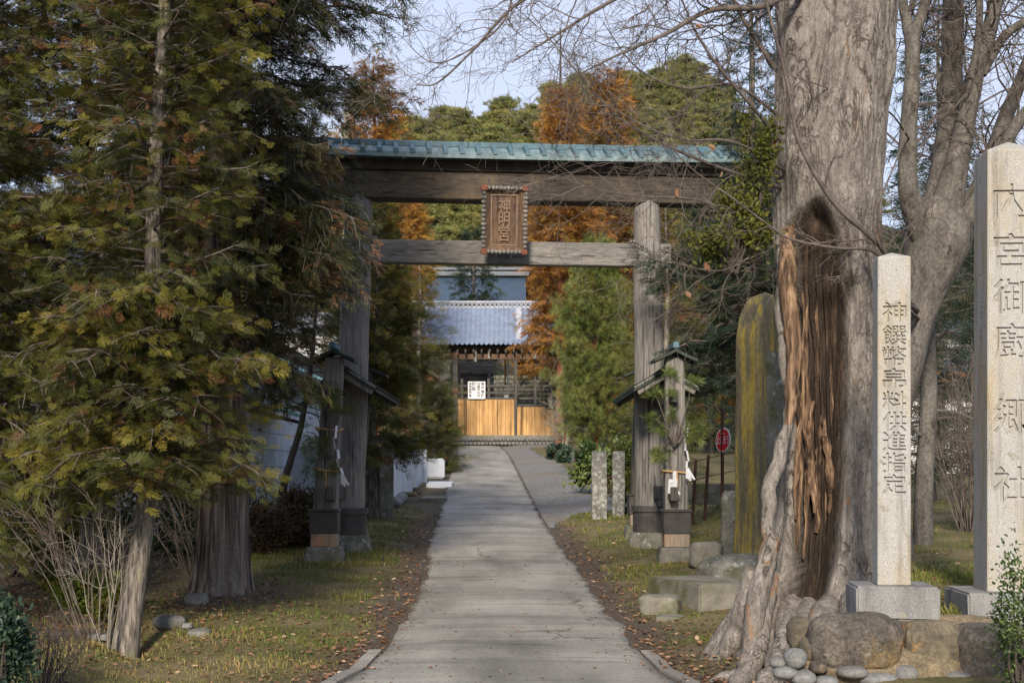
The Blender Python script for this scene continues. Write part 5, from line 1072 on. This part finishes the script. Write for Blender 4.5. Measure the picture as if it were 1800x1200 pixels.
rdg = 1 - np.abs(vnoise(P3 * np.array([4.6, 4.6, 1.5]), 1.5, 3)); rdg2 = 1 - np.abs(vnoise(P3 * np.array([7, 7, 2.6]) + 3.3, 1.7, 2)); rr *= 1 - (.030 * rdg ** 9 + .016 * rdg2 ** 8).reshape(A.shape) * sst(-200, 150, PY + 120 * np.sin(A * 2))
rr += .05 * sst(150, 40, PY) * np.sin(Aw * 4)
# hollow: opening between two angles, arched at the top
wob_l = .06 * vnoise(np.stack([0 * zs, zs * 2.5, 0 * zs], -1), 1, 3)[:, None]
topw = sst(350, 402, PY + 30 * np.abs(Aw + .25) ** 2); al = np.interp(PY, [350, 420, 600, 800, 950, 1060], [-.35, -1.22, -1.30, -1.12, -.95, -.75]) + wob_l; ar = np.interp(PY, [350, 420, 520, 650, 800, 950, 1060], [-.2, .12, .26, .28, .18, .02, -.20]) + wob_l[::-1]
ew = .035 + .22 * (1 - sst(400, 480, PY))
hole = sst(0, 1, (Aw - al) / ew) * sst(0, 1, (ar - Aw) / ew) * topw * (1 - sst(1035, 1075, PY))
rr = rr * (1 - hole * (.50 + sst(430, 540, PY) * (.07 * np.sin(A * 23 + 2 * Zm) + .05 * vnoise(P3 * np.array([6, 6, .8]), 2, 2).reshape(A.shape)) + .05 * vnoise(P3, 5, 3).reshape(A.shape)))
lipn = np.exp(-((Aw - ar - .05) / .07) ** 2) + np.exp(-((Aw - al + .05) / .07) ** 2); rr = rr * (1 + .04 * lipn * topw * (1 - sst(1035, 1075, PY)))
V = np.stack([cx[:, None] + rr * np.sin(A), BD - rr * np.cos(A), Zm], -1).reshape(-1, 3)
i = np.arange(len(zs) - 1)[:, None] * na; j = np.arange(na)[None]
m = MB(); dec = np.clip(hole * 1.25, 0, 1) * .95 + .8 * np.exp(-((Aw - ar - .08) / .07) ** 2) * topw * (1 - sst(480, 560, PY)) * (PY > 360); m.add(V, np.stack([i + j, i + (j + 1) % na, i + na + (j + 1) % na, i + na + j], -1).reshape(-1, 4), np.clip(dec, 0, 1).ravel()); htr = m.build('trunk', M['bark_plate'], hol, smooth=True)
def tp_(px, py, inset=0.0, d=None):  # a point just inside or outside the trunk surface
    return P(px, py, d if d is not None else BD - .30 + inset)
m = MB(); s = np.random.default_rng(5)
for k in range(24):   # upright splinters of rotten wood standing in the hollow
    px = s.uniform(1392, 1468); y0 = s.uniform(400, 760); y1 = min(1050, y0 + s.uniform(140, 420)); n_ = 14; q = np.linspace(0, 1, n_)
    pts = np.array([P(px + 8 * math.sin(k + 3 * t) + (px - 1430) * -.1 * t, y0 + (y1 - y0) * t, BD - .12 + .20 * math.sin(k * 1.7)) for t in q]); pts += s.normal(size=(n_, 3)) * .008
    tube(m, pts, (.010 + .022 * s.random()) * np.sin(np.pi * np.clip(q * .9 + .08, 0, 1)) ** .5 + .006, 6, jit=.35)
m.build('rotten_heartwood', M['rotten'], hol)
m = MB()
lipline = smoothline([P(1392, 385, 13.75), P(1384, 430, 13.52), P(1386, 520, 13.40), P(1395, 600, 13.36), P(1392, 690, 13.34), P(1384, 760, 13.3)], 26); tube(m, lipline, np.interp(np.linspace(0, 1, 26), [0, .3, .8, 1], [.05, .085, .07, .03]), 10, jit=.08); m.build('bare_wood_rib', M['rotten'], hol, smooth=True)
m = MB()
def root(pts, r, n=26, nn=12):
    ln = smoothline(pts, n); q = np.linspace(0, 1, n); rr_ = np.interp(q, np.linspace(0, 1, len(r)), r); tube(m, ln + .014 * np.sin(np.arange(n) * 1.1 + r[0] * 90)[:, None] * np.array([1, .3, .5]), rr_ * (1 + .10 * np.sin(q * 23 + r[1] * 50) + .06 * np.sin(q * 51)), 16, jit=.06)
def gp(px, py, d, up=0.0):
    p = P(px, py, d); p[2] = gz(p[0], p[1]) + up; return p
root([P(1376, 430, 13.62), P(1374, 520, 13.55), P(1380, 620, 13.48), P(1391, 700, 13.40), P(1384, 745, 13.32), P(1371, 800, 13.24), P(1352, 865, 13.16), P(1350, 925, 13.12), P(1354, 965, 13.06), P(1338, 1020, 13.0), gp(1310, 1070, 12.95, .06), gp(1268, 1120, 12.9, -.01), gp(1235, 1148, 12.8, -.06)], [.05, .07, .06, .05, .055, .06, .065, .07, .08, .085, .085, .06, .035], 60)
root([P(1356, 1010, 13.45), gp(1325, 1070, 12.85, .16), gp(1300, 1120, 12.5, .04), gp(1283, 1165, 12.2, -.04)], [.08, .11, .09, .05])
root([P(1392, 1060, 13.45), gp(1370, 1100, 12.5, .14), gp(1345, 1140, 12.2, .05), gp(1318, 1178, 11.9, -.05)], [.10, .12, .09, .05])
root([P(1422, 1065, 13.4), gp(1405, 1100, 12.3, .15), gp(1378, 1150, 12.0, .04), gp(1350, 1172, 11.8, -.05)], [.10, .12, .09, .05])
root([P(1462, 1060, 13.4), P(1450, 1085, 12.8), gp(1420, 1110, 12.1, .08), gp(1405, 1140, 11.8, -.04)], [.10, .13, .11, .07])
root([P(1500, 1050, 13.4), P(1505, 1075, 12.7), gp(1520, 1085, 12.1, -.02)], [.10, .14, .10])
root([P(1330, 1000, 13.5), gp(1280, 1075, 13.6, .05), gp(1228, 1092, 13.9, -.05)], [.12, .09, .04])
m.build('root', M['bark_plate'], hol, smooth=True)

# bare limbs and twigs
def grow(mb, p, d, L, r, lev, s, grav=-.02, wig=.22, nchild=(4, 7)):
    n_ = 7; pts = [np.asarray(p, float)]; dd = unit(np.asarray(d, float))
    for k in range(n_):
        dd = unit(dd + s.normal(size=3) * wig + np.array([0, 0, grav])); pts.append(pts[-1] + dd * L / n_)
    pts = np.array(pts); tube(mb, pts, np.linspace(r, max(.0016, r * .35), n_ + 1), 4 if r > .006 else 3, cap=False)
    if lev <= 0: return
    for k in range(int(s.integers(*nchild))):
        f = s.uniform(.25, 1.0) * n_; i0 = min(n_ - 1, int(f)); q = pts[i0] + (pts[i0 + 1] - pts[i0]) * (f - i0); t = unit(pts[i0 + 1] - pts[i0])
        e = unit(np.cross(t, s.normal(size=3))); ang = R(s.uniform(25, 65)); grow(mb, q, t * math.cos(ang) + e * math.sin(ang), L * s.uniform(.35, .7), r * .5, lev - 1, s, grav, wig, nchild)
def limb(wood_mb, twig_mb, pts, r0, r1, s, lev=2, nk=9, L=.9, start=.15, grav=-.02, flat=.6):
    ln = smoothline(pts, max(12, len(pts) * 6)); n_ = len(ln); rr_ = np.linspace(r0, r1, n_); tube(wood_mb, ln, rr_ * (1 + .08 * np.sin(np.arange(n_) * 1.9)), 10 if r0 > .05 else 6)
    for k in range(nk):
        f = (start + (1 - start) * (k + s.random()) / nk) * (n_ - 1); i0 = min(n_ - 2, int(f)); t = unit(ln[i0 + 1] - ln[i0]); e = s.normal(size=3) * np.array([1, flat, 1]); e = unit(e - t * (e @ t)); ang = R(s.uniform(25, 60))
        grow(twig_mb, ln[i0], t * math.cos(ang) + e * math.sin(ang), L * s.uniform(.6, 1.2) * (1.1 - .5 * f / n_), max(.004, rr_[i0] * .42), lev, s, grav)
wm, tw = MB(), MB(); s = np.random.default_rng(77)
HL = [  # limbs of the hollow tree that reach over the road: photo points at a distance
    ([P(1450, -60, 13.4), P(1350, 8, 13.0), P(1250, 18, 12.8), P(1170, 60, 12.6), P(1090, 95, 12.5), P(1020, 130, 12.4)], .06, .010, 9),
    ([P(1400, -120, 13.2), P(1250, -60, 12.8), P(1100, -10, 12.5), P(980, 60, 12.4), P(900, 110, 12.3)], .05, .008, 9),
    ([P(1200, -40, 12.8), P(1050, -40, 12.5), P(920, 0, 12.4), P(830, 90, 12.4), P(770, 145, 12.4), P(730, 150, 12.3)], .035, .006, 9),
    ([P(905, -60, 12.4), P(890, 30, 12.4), P(830, 85, 12.4), P(760, 110, 12.3), P(700, 60, 12.3)], .018, .004, 6),
    ([P(1375, 250, 13.5), P(1320, 185, 13.2), P(1265, 120, 13.0), P(1225, 60, 12.9), P(1190, -20, 12.8)], .03, .012, 7),
    ([P(1380, 300, 13.5), P(1290, 250, 13.1), P(1200, 245, 12.9), P(1120, 215, 12.7), P(1030, 160, 12.6)], .025, .006, 8),
    ([P(1372, 330, 13.6), P(1280, 300, 13.1), P(1170, 255, 12.9), P(1080, 200, 12.7), P(1000, 110, 12.6), P(960, 60, 12.6)], .028, .006, 8),
    ([P(1365, 200, 13.5), P(1290, 150, 13.2), P(1200, 155, 13.0), P(1120, 120, 12.8), P(1060, 40, 12.8)], .025, .006, 7),
    ([P(1368, 410, 13.3), P(1290, 375, 13.0), P(1220, 350, 12.8), P(1130, 345, 12.7), P(1040, 330, 12.6), P(960, 300, 12.5)], .018, .004, 8),
    ([P(1372, 430, 13.3), P(1330, 445, 13.0), P(1270, 475, 12.8), P(1200, 465, 12.7), P(1140, 440, 12.7)], .016, .004, 5),
    ([P(1362, 120, 13.4), P(1310, 40, 13.2), P(1270, -40, 13.0)], .04, .02, 4)]
for pts, ra, rb, nk in HL: limb(wm, tw, pts, ra * .68, rb * .6, s, 2, int(nk * 1.6), 1.0)
lb_ = wm.build('limb', M['bark_twig'], hol, smooth=True); tw.build('twig', M['bark_twig'], lb_)

m = MB(); s = np.random.default_rng(79)
q = np.array([P(1236, 468, 12.8), P(1220, 545, 12.7), P(1240, 462, 12.75), P(1222, 42, 12.7), P(1232, 30, 12.7), P(1270, 300, 12.9), P(1258, 262, 12.8), P(1365, 264, 13.0), P(1290, 470, 12.8), P(1205, 512, 12.7), P(1362, 262, 13.1), P(1190, 330, 12.7)])
for e in q: m = MB(); scatter(m, LEAF[0], e[None], s.normal(size=(1, 3)), s.normal(size=(1, 3)), s.uniform(.06, .10, 1), s.uniform(.45, .8, 1)); m.build('dead_leaf', M['l_litter'], lb_)
# forked bare tree behind
fx, fy = (1556 - 900) / 2500 * 16.2, 16.2; fk = thing('forked_tree', 'bare grey brown tree forking into several limbs behind the hollow tree', 'tree', (fx, fy, gz(fx, fy)))
m = MB(); tw = MB(); s = np.random.default_rng(78)
def fl(pts, r): 
    n_ = 24; ln = smoothline(pts, n_); tube(m, ln, np.interp(np.linspace(0, 1, n_), np.linspace(0, 1, len(r)), r) * (1 + .04 * np.sin(np.arange(n_) * 1.3)), 16, jit=.012)
fl([gp(1556, 985, 16.2, -.2), P(1558, 870, 16.2), P(1568, 740, 16.2), P(1598, 620, 16.2), P(1622, 510, 16.2), P(1648, 425, 16.2), P(1648, 350, 16.2)], [.34, .24, .20, .18, .25, .40, .27])
trk = m.build('trunk', M['bark_stem'], fk, smooth=True)
STM = [([P(1636, 455, 16.18), P(1600, 350, 15.9), P(1596, 250, 15.8), P(1603, 140, 15.8), P(1604, 60, 15.8)], [.15, .12, .10, .085, .08]), ([P(1604, 80, 15.8), P(1590, 20, 15.8), P(1575, -60, 15.8)], [.08, .055, .05]), ([P(1604, 70, 15.8), P(1625, 10, 15.8), P(1650, -80, 15.8)], [.075, .055, .05]),
       ([P(1645, 400, 16.2), P(1662, 280, 16.3), P(1672, 150, 16.4), P(1676, 0, 16.4), P(1680, -150, 16.4)], [.22, .15, .125, .12, .11]), ([P(1655, 400, 16.1), P(1690, 250, 16.0), P(1712, 140, 15.9), P(1740, 50, 15.8), P(1762, -60, 15.8)], [.2, .12, .10, .085, .08]),
       ([P(1700, 180, 15.9), P(1720, 60, 15.7), P(1722, -60, 15.6)], [.05, .04, .035]), ([P(1660, 420, 16.3), P(1720, 330, 16.4), P(1770, 200, 16.5), P(1830, 60, 16.5)], [.18, .10, .085, .07]), ([P(1665, 440, 16.2), P(1740, 310, 16.0), P(1790, 215, 15.9), P(1850, 150, 15.8)], [.14, .08, .07, .06]),
       ([P(1655, 470, 16.4), P(1720, 380, 16.8), P(1800, 300, 17), P(1880, 220, 17.2)], [.15, .09, .075, .06]), ([P(1725, 130, 15.9), P(1770, 60, 15.9), P(1840, 20, 15.9)], [.06, .05, .04])]
m = MB()
for pts, r in STM: fl(pts, r)
lb_ = m.build('limb', M['bark_stem'], fk, smooth=True)
wm = MB()
FL = [([P(1612, 545, 16.0), P(1582, 520, 14.6), P(1562, 458, 13.3), P(1540, 425, 13.0), P(1465, 355, 12.8), P(1405, 250, 12.7), P(1385, 150, 12.7), P(1362, 60, 12.6), P(1340, -20, 12.6)], .042, .018, 8, .7), ([P(1614, 560, 16.0), P(1584, 530, 14.6), P(1562, 470, 13.3), P(1530, 440, 13.0), P(1470, 436, 12.8), P(1390, 420, 12.7), P(1350, 395, 12.6), P(1290, 350, 12.5), P(1220, 300, 12.5), P(1180, 260, 12.4)], .028, .006, 9, .7),
      ([P(1602, 250, 15.85), P(1560, 195, 14.6), P(1470, 160, 13.4), P(1380, 130, 12.9)], .016, .006, 6, .6), ([P(1612, 540, 16.0), P(1584, 515, 14.4), P(1566, 470, 13.2), P(1548, 420, 12.9), P(1545, 360, 12.7), P(1580, 270, 12.6), P(1600, 180, 12.6)], .02, .009, 6, .6)]
for pts, ra, rb, nk, L in FL: limb(wm, tw, pts, ra * .75, rb * .7, s, 2, nk, L)
for pts, r in STM: 
    ln = smoothline(pts, 12)
    for k in range(9):
        p = ln[int(s.integers(3, 12))]; grow(tw, p, np.array([s.normal() * .8, s.normal() * .5, .7]), s.uniform(.8, 1.7), .014, 2, s, .0)
wm.build('branch', M['bark_twig'], lb_, smooth=True); tw.build('twig', M['bark_twig'], lb_)
# slim bare trunk between the pillars, and leafless brush
def barebush(name, label, cat, c, H, n, spread, r, mat, seed, lev=1, group=None, lean=0.0, L=.5, nchild=(3, 6)):
    s = np.random.default_rng(seed); root = thing(name, label, cat, c, group); a, b_ = MB(), MB()
    for k in range(n):
        az = s.uniform(0, 6.28); sp_ = spread * s.random() ** .6; d = np.array([math.cos(az) * sp_ + lean, math.sin(az) * sp_, 1]); p0 = np.array(c) + np.array([math.cos(az), math.sin(az), 0]) * .12 * s.random() * spread * 3 - np.array([0, 0, .05]); h = H * s.uniform(.6, 1.1)
        pts = p0 + np.linspace(0, 1, 7)[:, None] * d * h / np.linalg.norm(d) + np.cumsum(s.normal(size=(7, 3)) * .045 * h * np.array([1, 1, .2]), 0) * np.linspace(0, 1, 7)[:, None]
        tube(a, pts, np.linspace(r * s.uniform(.6, 1.1), r * .25, 7), 5)
        for q in range(int(s.integers(*nchild))):
            i0 = int(s.integers(2, 6)); grow(b_, pts[i0], unit(d) + s.normal(size=3) * .45, L * h * s.uniform(.3, .6), r * .4, lev, s, .03, .16, nchild)
    st = a.build('stem', mat, root); b_.build('twig', mat, st); return root
c = lambda x, y: (x, y, gz(x, y))
GT = 'leafless shrubs'
barebush('bare_shrub', 'pale many stemmed leafless shrub fanning out beside the slim leaning trunk', 'shrub', c(-4.15, 14.6), 2.2, 7, .30, .008, M['twig_pale'], 81, 1, GT, -.05, .55)
barebush('bare_shrub', 'dark many stemmed leafless shrub spreading left of the slim leaning trunk', 'shrub', c(-4.45, 15.2), 2.5, 15, .45, .009, M['bark_twig'], 82, 1, GT, -.15, .5)
barebush('bare_shrub', 'thin dry brush between the slim trunk and the thick cedar', 'shrub', c(-4.1, 18.9), 2.1, 26, .7, .008, M['bark_twig'], 83, 1, GT, 0, .5)
barebush('bare_shrub', 'brown leafless thicket between the two granite pillars, left clump', 'shrub', c(6.3, 19.6), 2.6, 46, .40, .010, M['bark_twig'], 84, 1, GT, 0, .45)
barebush('bare_shrub', 'brown leafless thicket behind the taller granite pillar, right clump', 'shrub', c(6.9, 20.4), 2.6, 46, .45, .010, M['bark_twig'], 85, 1, GT, 0, .45)
barebush('bare_shrub', 'purplish bare brush on the right verge by the far marker post', 'shrub', c(2.9, 50), 2.4, 40, .6, .012, M['bark_twig'], 86, 1, GT, 0, .5)
barebush('bare_shrub', 'purplish bare brush behind the laurel bush, right of the far verge', 'shrub', c(3.9, 47), 2.4, 40, .6, .012, M['bark_twig'], 87, 1, GT, 0, .5)
barebush('bare_tree', 'small pale leafless tree with a branching head at the foot of the big russet cedar', 'tree', c(2.35, 66), 3.3, 7, .45, .06, M['twig_pale'], 88, 2, None, 0, .8, (5, 8))
m = MB(); x, y = (1622 - 900) / 2500 * 18.0, 18.0; tube(m, smoothline([(x, y, gz(x, y) - .1), (x + .02, y, 1.2), (x + .08, y, 2.6), (x - .02, y, 4.2)], 14), np.linspace(.13, .085, 14), 10, jit=.02)
sb = thing('bare_sapling', 'slim smooth brown trunk just right of the slender granite pillar', 'tree', (x, y, gz(x, y))); t_ = m.build('trunk', M['bark_stem'], sb, smooth=True); tw = MB(); s = np.random.default_rng(6)
for z in (1.3, 1.7, 2.1, 2.5, 3.0): grow(tw, (x + .06, y, z), (s.choice([-.3, 1.0]), s.normal() * .3, .25), 1.1, .022, 1, s, .01)
tw.build('branch', M['bark_stem'], t_)

# leafy shrubs
def bush(name, label, cat, c, size, n, leaf, ls, t0, tv, seed, tmpl=LEAF, stem=M['bark_dark'], group=None, shell=.55, nst=8, upb=.4):
    s = np.random.default_rng(seed); root = thing(name, label, cat, c, group); size = np.array(size, float); ctr = np.array(c) + np.array([0, 0, size[2] * .52])
    k = max(8, n // 260); cc = s.normal(size=(k, 3)); cc = unit(cc) * (s.uniform(shell, 1, (k, 1)) ** .6) * size / 2 * np.array([1, 1, 1]); w_ = s.integers(0, k, n); q = cc[w_] + s.normal(size=(n, 3)) * size * .105; pos = ctr + q; pos[:, 2] = np.maximum(pos[:, 2], c[2] + .02)
    out = unit(q / size + np.array([0, 0, upb * .3])); ax = out + s.normal(size=(n, 3)) * .75; nr = out + s.normal(size=(n, 3)) * .5 + np.array([0, 0, upb])
    m = MB(); scatter_mix(m, tmpl, pos, ax, nr, ls * s.uniform(.7, 1.25, n), np.clip(t0 + s.normal(size=k)[w_] * tv + s.normal(size=n) * tv * .7, 0, 1), seed); m.build('foliage', leaf, root)
    m = MB()
    for e in range(nst):
        t = ctr + cc[e % k] * .9; tube(m, smoothline([np.array(c) + np.array([.06 * math.cos(e), .06 * math.sin(e), -.04]), (np.array(c) + t) / 2 + s.normal(size=3) * .05, t], 7), np.linspace(.014, .004, 7), 5)
    m.build('stem', stem, root); return root
x, y = (-14 - 900) / 2500 * 11.3, 11.3; bush('camellia_bush', 'glossy dark green leafy bush at the bottom left corner of the picture', 'bush', (x, y, gz(x, y) - .1), (.50, .6, .92), 4200, M['l_camellia'], .052, .45, .22, 91)
x, y = (75 - 900) / 2500 * 12.2, 12.2; barebush('bare_shrub', 'low dark leafless shrub right beside the glossy corner bush', 'shrub', c(x, y), .75, 40, .7, .006, M['bark_dark'], 92, 1, GT, 0, .5)
x, y = (1800 - 900) / 2500 * 9.6, 9.6; bush('box_bush', 'bright green small leaved box bush at the right picture edge, before the wall', 'bush', (x, y, gz(x, y) - .05), (.36, .4, 1.12), 3400, M['l_box'], .032, .5, .22, 93, nst=14)
GH = 'dark low shrubs by the left brace post'
for k, (px, d, sx_, sz_, lb) in enumerate(((470, 24.2, 1.5, .95, 'low brown leaved shrub behind the thick cedar foot'), (520, 24.6, 1.2, .9, 'low dark shrub directly left of the front left brace post'), (435, 23.2, 1.2, .7, 'rusty low shrub nearest the thick cedar foot'))):
    x = (px - 900) / 2500 * d; bush('azalea_shrub', lb, 'shrub', c(x, d), (sx_, 1.0, sz_), 3800, M['l_brown'], .06, (.3, .75, .45)[k], .25, 94 + k, group=GH)
GR = 'evergreen shrubs on the right verge'
bush('bamboo_grass', 'rounded light green bamboo grass clump behind the two stone posts', 'shrub', c(2.62, 38), (1.6, 1.2, 1.35), 3000, M['l_box'], .15, .55, .22, 101, group=GR)
bush('laurel_bush', 'dark laurel with yellow edged leaves between stone post and brace posts', 'shrub', c(2.95, 34.5), (1.2, 1.0, 1.7), 3200, M['l_yellowgreen'], .09, .25, .28, 102, group=GR)
bush('fern_clump', 'small dark green clump on the grass right of the slimmer stone post', 'plant', c(2.55, 31.5), (.4, .4, .3), 400, M['l_camellia'], .12, .4, .2, 103)
GV = 'low tufts on the far right verge'
bush('low_tuft', 'dark green tuft at the foot of the small pale leafless tree', 'plant', c(1.85, 60), (.8, .6, .55), 500, M['l_camellia'], .16, .5, .2, 104, group=GV)
bush('low_tuft', 'dark green tuft on the verge nearer than the pale leafless tree', 'plant', c(2.2, 57), (.7, .6, .5), 500, M['l_camellia'], .16, .5, .2, 105, group=GV)
p = P(1284, 400, 12.9); bush('mistletoe', 'yellow green mistletoe ball hanging in the limbs left of the hollow tree', 'mistletoe', (p[0], p[1], p[2] - .38), (.52, .5, .66), 2600, M['l_yellowgreen'], .048, .5, .22, 106, nst=16)
p = P(1325, 270, 13.2); bush('mistletoe', 'straggling duller mistletoe against the upper hollow trunk, above the round ball', 'mistletoe', (p[0], p[1], p[2] - .45), (.40, .4, .95), 1500, M['l_yellowgreen'], .046, .3, .2, 107, nst=14)
# garden behind the ditch on the left
x, y = -5.05, 17.3; bush('grass_tussock', 'bright green grassy tussock beside the little ditch', 'plant', c(x, y), (.6, .5, .42), 900, M['grassblade'], .20, .35, .12, 108, tmpl=[t_clump(7)], nst=2, upb=1.2)
for k, (px, py, d, lb) in enumerate(((105, 1005, 19.5, 'pale green low leaf rosette among brown leaves in the back garden'), (400 // 3, 1018, 18.5, 'light green leaf rosette right beside the curved stump in the back garden'))):
    x = (px - 900) / 2500 * d; bush('leafy_weed', lb, 'plant', c(x, d), (.35, .3, .16), 220, M['l_yellowgreen'], .09, .55, .2, 110 + k, nst=2, group='low green weeds')
m = MB(); x, y = (118 - 900) / 2500 * 19.8, 19.8; tube(m, smoothline([(x - .05, y, gz(x, y) - .1), (x + .05, y, gz(x, y) + .25), (x + .22, y + .1, gz(x, y) + .5), (x + .2, y + .1, gz(x, y) + 1.3)], 12), np.linspace(.10, .05, 12), 10, jit=.03)
tag(m.build('curved_trunk', M['bark_thin'], None, (x, y, gz(x, y)), True), 'short curved tree stem rising from brown leaves in the back garden', 'tree')
for k in range(4):
    bush('evergreen_hedge', ('dark evergreen shrub screening the shed end, leftmost of the row', 'dark evergreen shrub in the row behind the left conifers, second from left', 'dark evergreen shrub in the row behind the left conifers, third from left', 'dark evergreen shrub nearest the tiled shed wall, behind the thick cedar')[k], 'shrub', c(-10.2 + 1.45 * k, 24.5 + .3 * k), (2.0, 1.2, 2.2 + .3 * (k % 2)), 2600, M['l_fir'], .11, .5, .25, 140 + k, group='evergreen shrubs screening the shed')
bush('garden_shrub', 'loose yellow green shrub in the back garden at the left edge', 'shrub', c(-7.4, 21), (2.2, 1.2, 1.5), 1700, M['l_yellowgreen'], .10, .25, .25, 113)
bush('garden_shrub', 'taller dull green shrub in the back garden behind the curved stem', 'shrub', c(-6.2, 23.5), (2.6, 1.2, 2.0), 2200, M['l_box'], .10, .3, .22, 114)

# pine sprigs tied to the brace posts
def sprig(px, py, lb, seed, w_):
    s = np.random.default_rng(seed); c0 = P(px, py, 21.98); root = thing('pine_sprig', lb, 'pine sprig', c0, 'new year pine sprigs on the gate'); a, b_ = MB(), MB()
    pos = []; ax = []
    for k in range(13):
        e = c0 + np.array([s.uniform(-.62, .55) * w_, s.uniform(-.12, .12), s.uniform(-.75, .75)]); tube(a, smoothline([c0 + np.array([0, .05, -.35]), (c0 + e) / 2 + s.normal(size=3) * .04, e], 6), np.linspace(.012, .005, 6), 4)
        for q in range(6): pos.append(e + s.normal(size=3) * .055); ax.append((e - c0) * .6 + s.normal(size=3) * .35 + np.array([0, 0, .15]))
    pos = np.array(pos); scatter_mix(b_, PIN, pos, np.array(ax), s.normal(size=pos.shape), s.uniform(.13, .19, len(pos)), np.clip(s.normal(.3, .16, len(pos)), 0, .8), seed); tw_ = a.build('twig', M['bark_twig'], root); b_.build('needle_tuft', M['l_pine'], root)
sprig(580, 768, 'pine sprig tied to the front left brace post', 121, .62)
sprig(1186, 745, 'pine sprig tied to the front right brace post', 122, .72)

# ------------------------------------------------------------------ grass, leaf litter
def sample(n, x0, x1, y0, y1, s): return s.uniform(x0, x1, n), (y0 ** -1 + s.random(n) * (y1 ** -1 - y0 ** -1)) ** -1
def litter(n, areas, seed, dens):
    s = np.random.default_rng(seed); X, Y = [], []
    for x0, x1, y0, y1, f in areas: a, b_ = sample(int(n * f), x0, x1, y0, y1, s); X.append(a); Y.append(b_)
    X = np.concatenate(X); Y = np.concatenate(Y); l, r = rdedge(Y); k = dens(X, Y, l, r, s); return X[k], Y[k], s
def gd_(X, Y, l, r, s):
    off = np.maximum(l - X, X - r); nn = vnoise(np.stack([X, Y, 0 * X], -1), 1.3, 3)
    pr = sst(.25, .9, off + .25 * nn) * (.35 + .65 * sst(-.35, .5, nn)); pr = pr * (1 - .93 * np.exp(-((X + 3.7) / 1.0) ** 2 - ((Y - 18.0) / 1.6) ** 2)) * (1 - .9 * np.exp(-((X - 2.3) / 1.0) ** 2 - ((Y - 13.4) / 1.8) ** 2)) * (1 - .75 * sst(-4.2, -5.2, X)); gl_ = (np.interp(Y, gy_, gr_) > X) & (Y > 28) & (X > 0)
    return (s.random(len(X)) < pr) & ~gl_
X, Y, s = litter(230000, [(-6.5, -1.1, 11, 34, .5), (.8, 5.0, 10.8, 34, .36), (3.6, 8.5, 11.6, 26, .14)], 131, gd_); n_ = len(X); pos = np.stack([X, Y, ground(X, Y) - .008], -1)
bl = (np.array([(-.09, 0, 0), (.09, 0, 0), (.05, 0, .6), (.0, .18, 1.0)]), np.array([[0, 1, 2, 3]])); az = s.uniform(0, 6.28, n_); ax = np.stack([np.cos(az), np.sin(az), 0 * az], -1)
up_ = np.stack([s.normal(size=n_) * .45, s.normal(size=n_) * .45, np.ones(n_)], -1); nn = vnoise(pos * np.array([1, 1, 0]), .9, 3); dry = np.clip(.42 + .30 * nn + s.normal(size=n_) * .15 + .22 * sst(15.5, 13.5, Y) * (X < 0), 0, 1)
m = MB(); scatter(m, bl, pos, ax, up_, (.016 + .046 * s.random(n_) ** 1.5) * np.clip(1 + .55 * nn + .5 * vnoise(pos * np.array([1, 1, 0]), 4.5, 2), .3, 2.2) * (1 + .03 * (Y - 12)), dry); tag(m.build('grass', M['grassblade']), 'short patchy green and straw coloured grass on both verges', 'grass', None, 'stuff')
def ld_(X, Y, l, r, s):
    off = np.maximum(l - X, X - r); nn = vnoise(np.stack([X, Y, 0 * X + 4], -1), 1.0, 3); pr = .10 + .25 * sst(0, .8, nn) + .55 * np.exp(-((off - .3) / .3) ** 2) + .9 * np.exp(-((X + 3.9) / 1.1) ** 2 - ((Y - 17.2) / 1.8) ** 2) + .8 * np.exp(-((X - 2.2) / .9) ** 2 - ((Y - 13.3) / 2) ** 2) + .8 * sst(-4.4, -5.4, X)
    gl_ = (np.interp(Y, gy_, gr_) > X) & (Y > 28) & (X > 0); return (s.random(len(X)) < pr) & (off > .03) & ~gl_
X, Y, s = litter(34000, [(-8, -1.1, 11, 32, .58), (.8, 5.0, 10.8, 34, .34), (3.6, 8.5, 11.6, 24, .08)], 132, ld_); n_ = len(X); pos = np.stack([X, Y, ground(X, Y) + .008 + .02 * s.random(n_)], -1); az = s.uniform(0, 6.28, n_)
m = MB(); scatter(m, LEAF[0], pos, np.stack([np.cos(az), np.sin(az), s.normal(size=n_) * .25], -1), np.stack([s.normal(size=n_) * .5, s.normal(size=n_) * .5, np.ones(n_)], -1), s.uniform(.03, .085, n_), np.clip(s.normal(.42, .25, n_), 0, 1)); tag(m.build('fallen_leaves', M['l_litter']), 'brown fallen leaves scattered over the verges and along the road edges', 'leaves', None, 'stuff')

# grit and leaf crumbs lying on the road, denser to its edges
s = np.random.default_rng(133); Y = sample(9000, 0, 1, 11, 45, s)[1]; l, r = rdedge(Y); u = s.random(len(Y)); X = l + (r - l) * u; e = np.minimum(u, 1 - u) * (r - l); k = s.random(len(Y)) < .05 + .6 * np.exp(-(e / .14) ** 2); X, Y = X[k], Y[k]; n_ = len(X); az = s.uniform(0, 6.28, n_)
pos = np.stack([X, Y, roadz(X, Y) + .006], -1); m = MB(); scatter(m, LEAF[0], pos, np.stack([np.cos(az), np.sin(az), s.normal(size=n_) * .2], -1), np.stack([s.normal(size=n_) * .4, s.normal(size=n_) * .4, np.ones(n_)], -1), s.uniform(.012, .05, n_), np.clip(s.normal(.35, .25, n_), 0, 1)); tag(m.build('leaf_crumbs', M['l_litter']), 'dry leaf crumbs and grit strewn along the road surface', 'leaves', None, 'stuff')
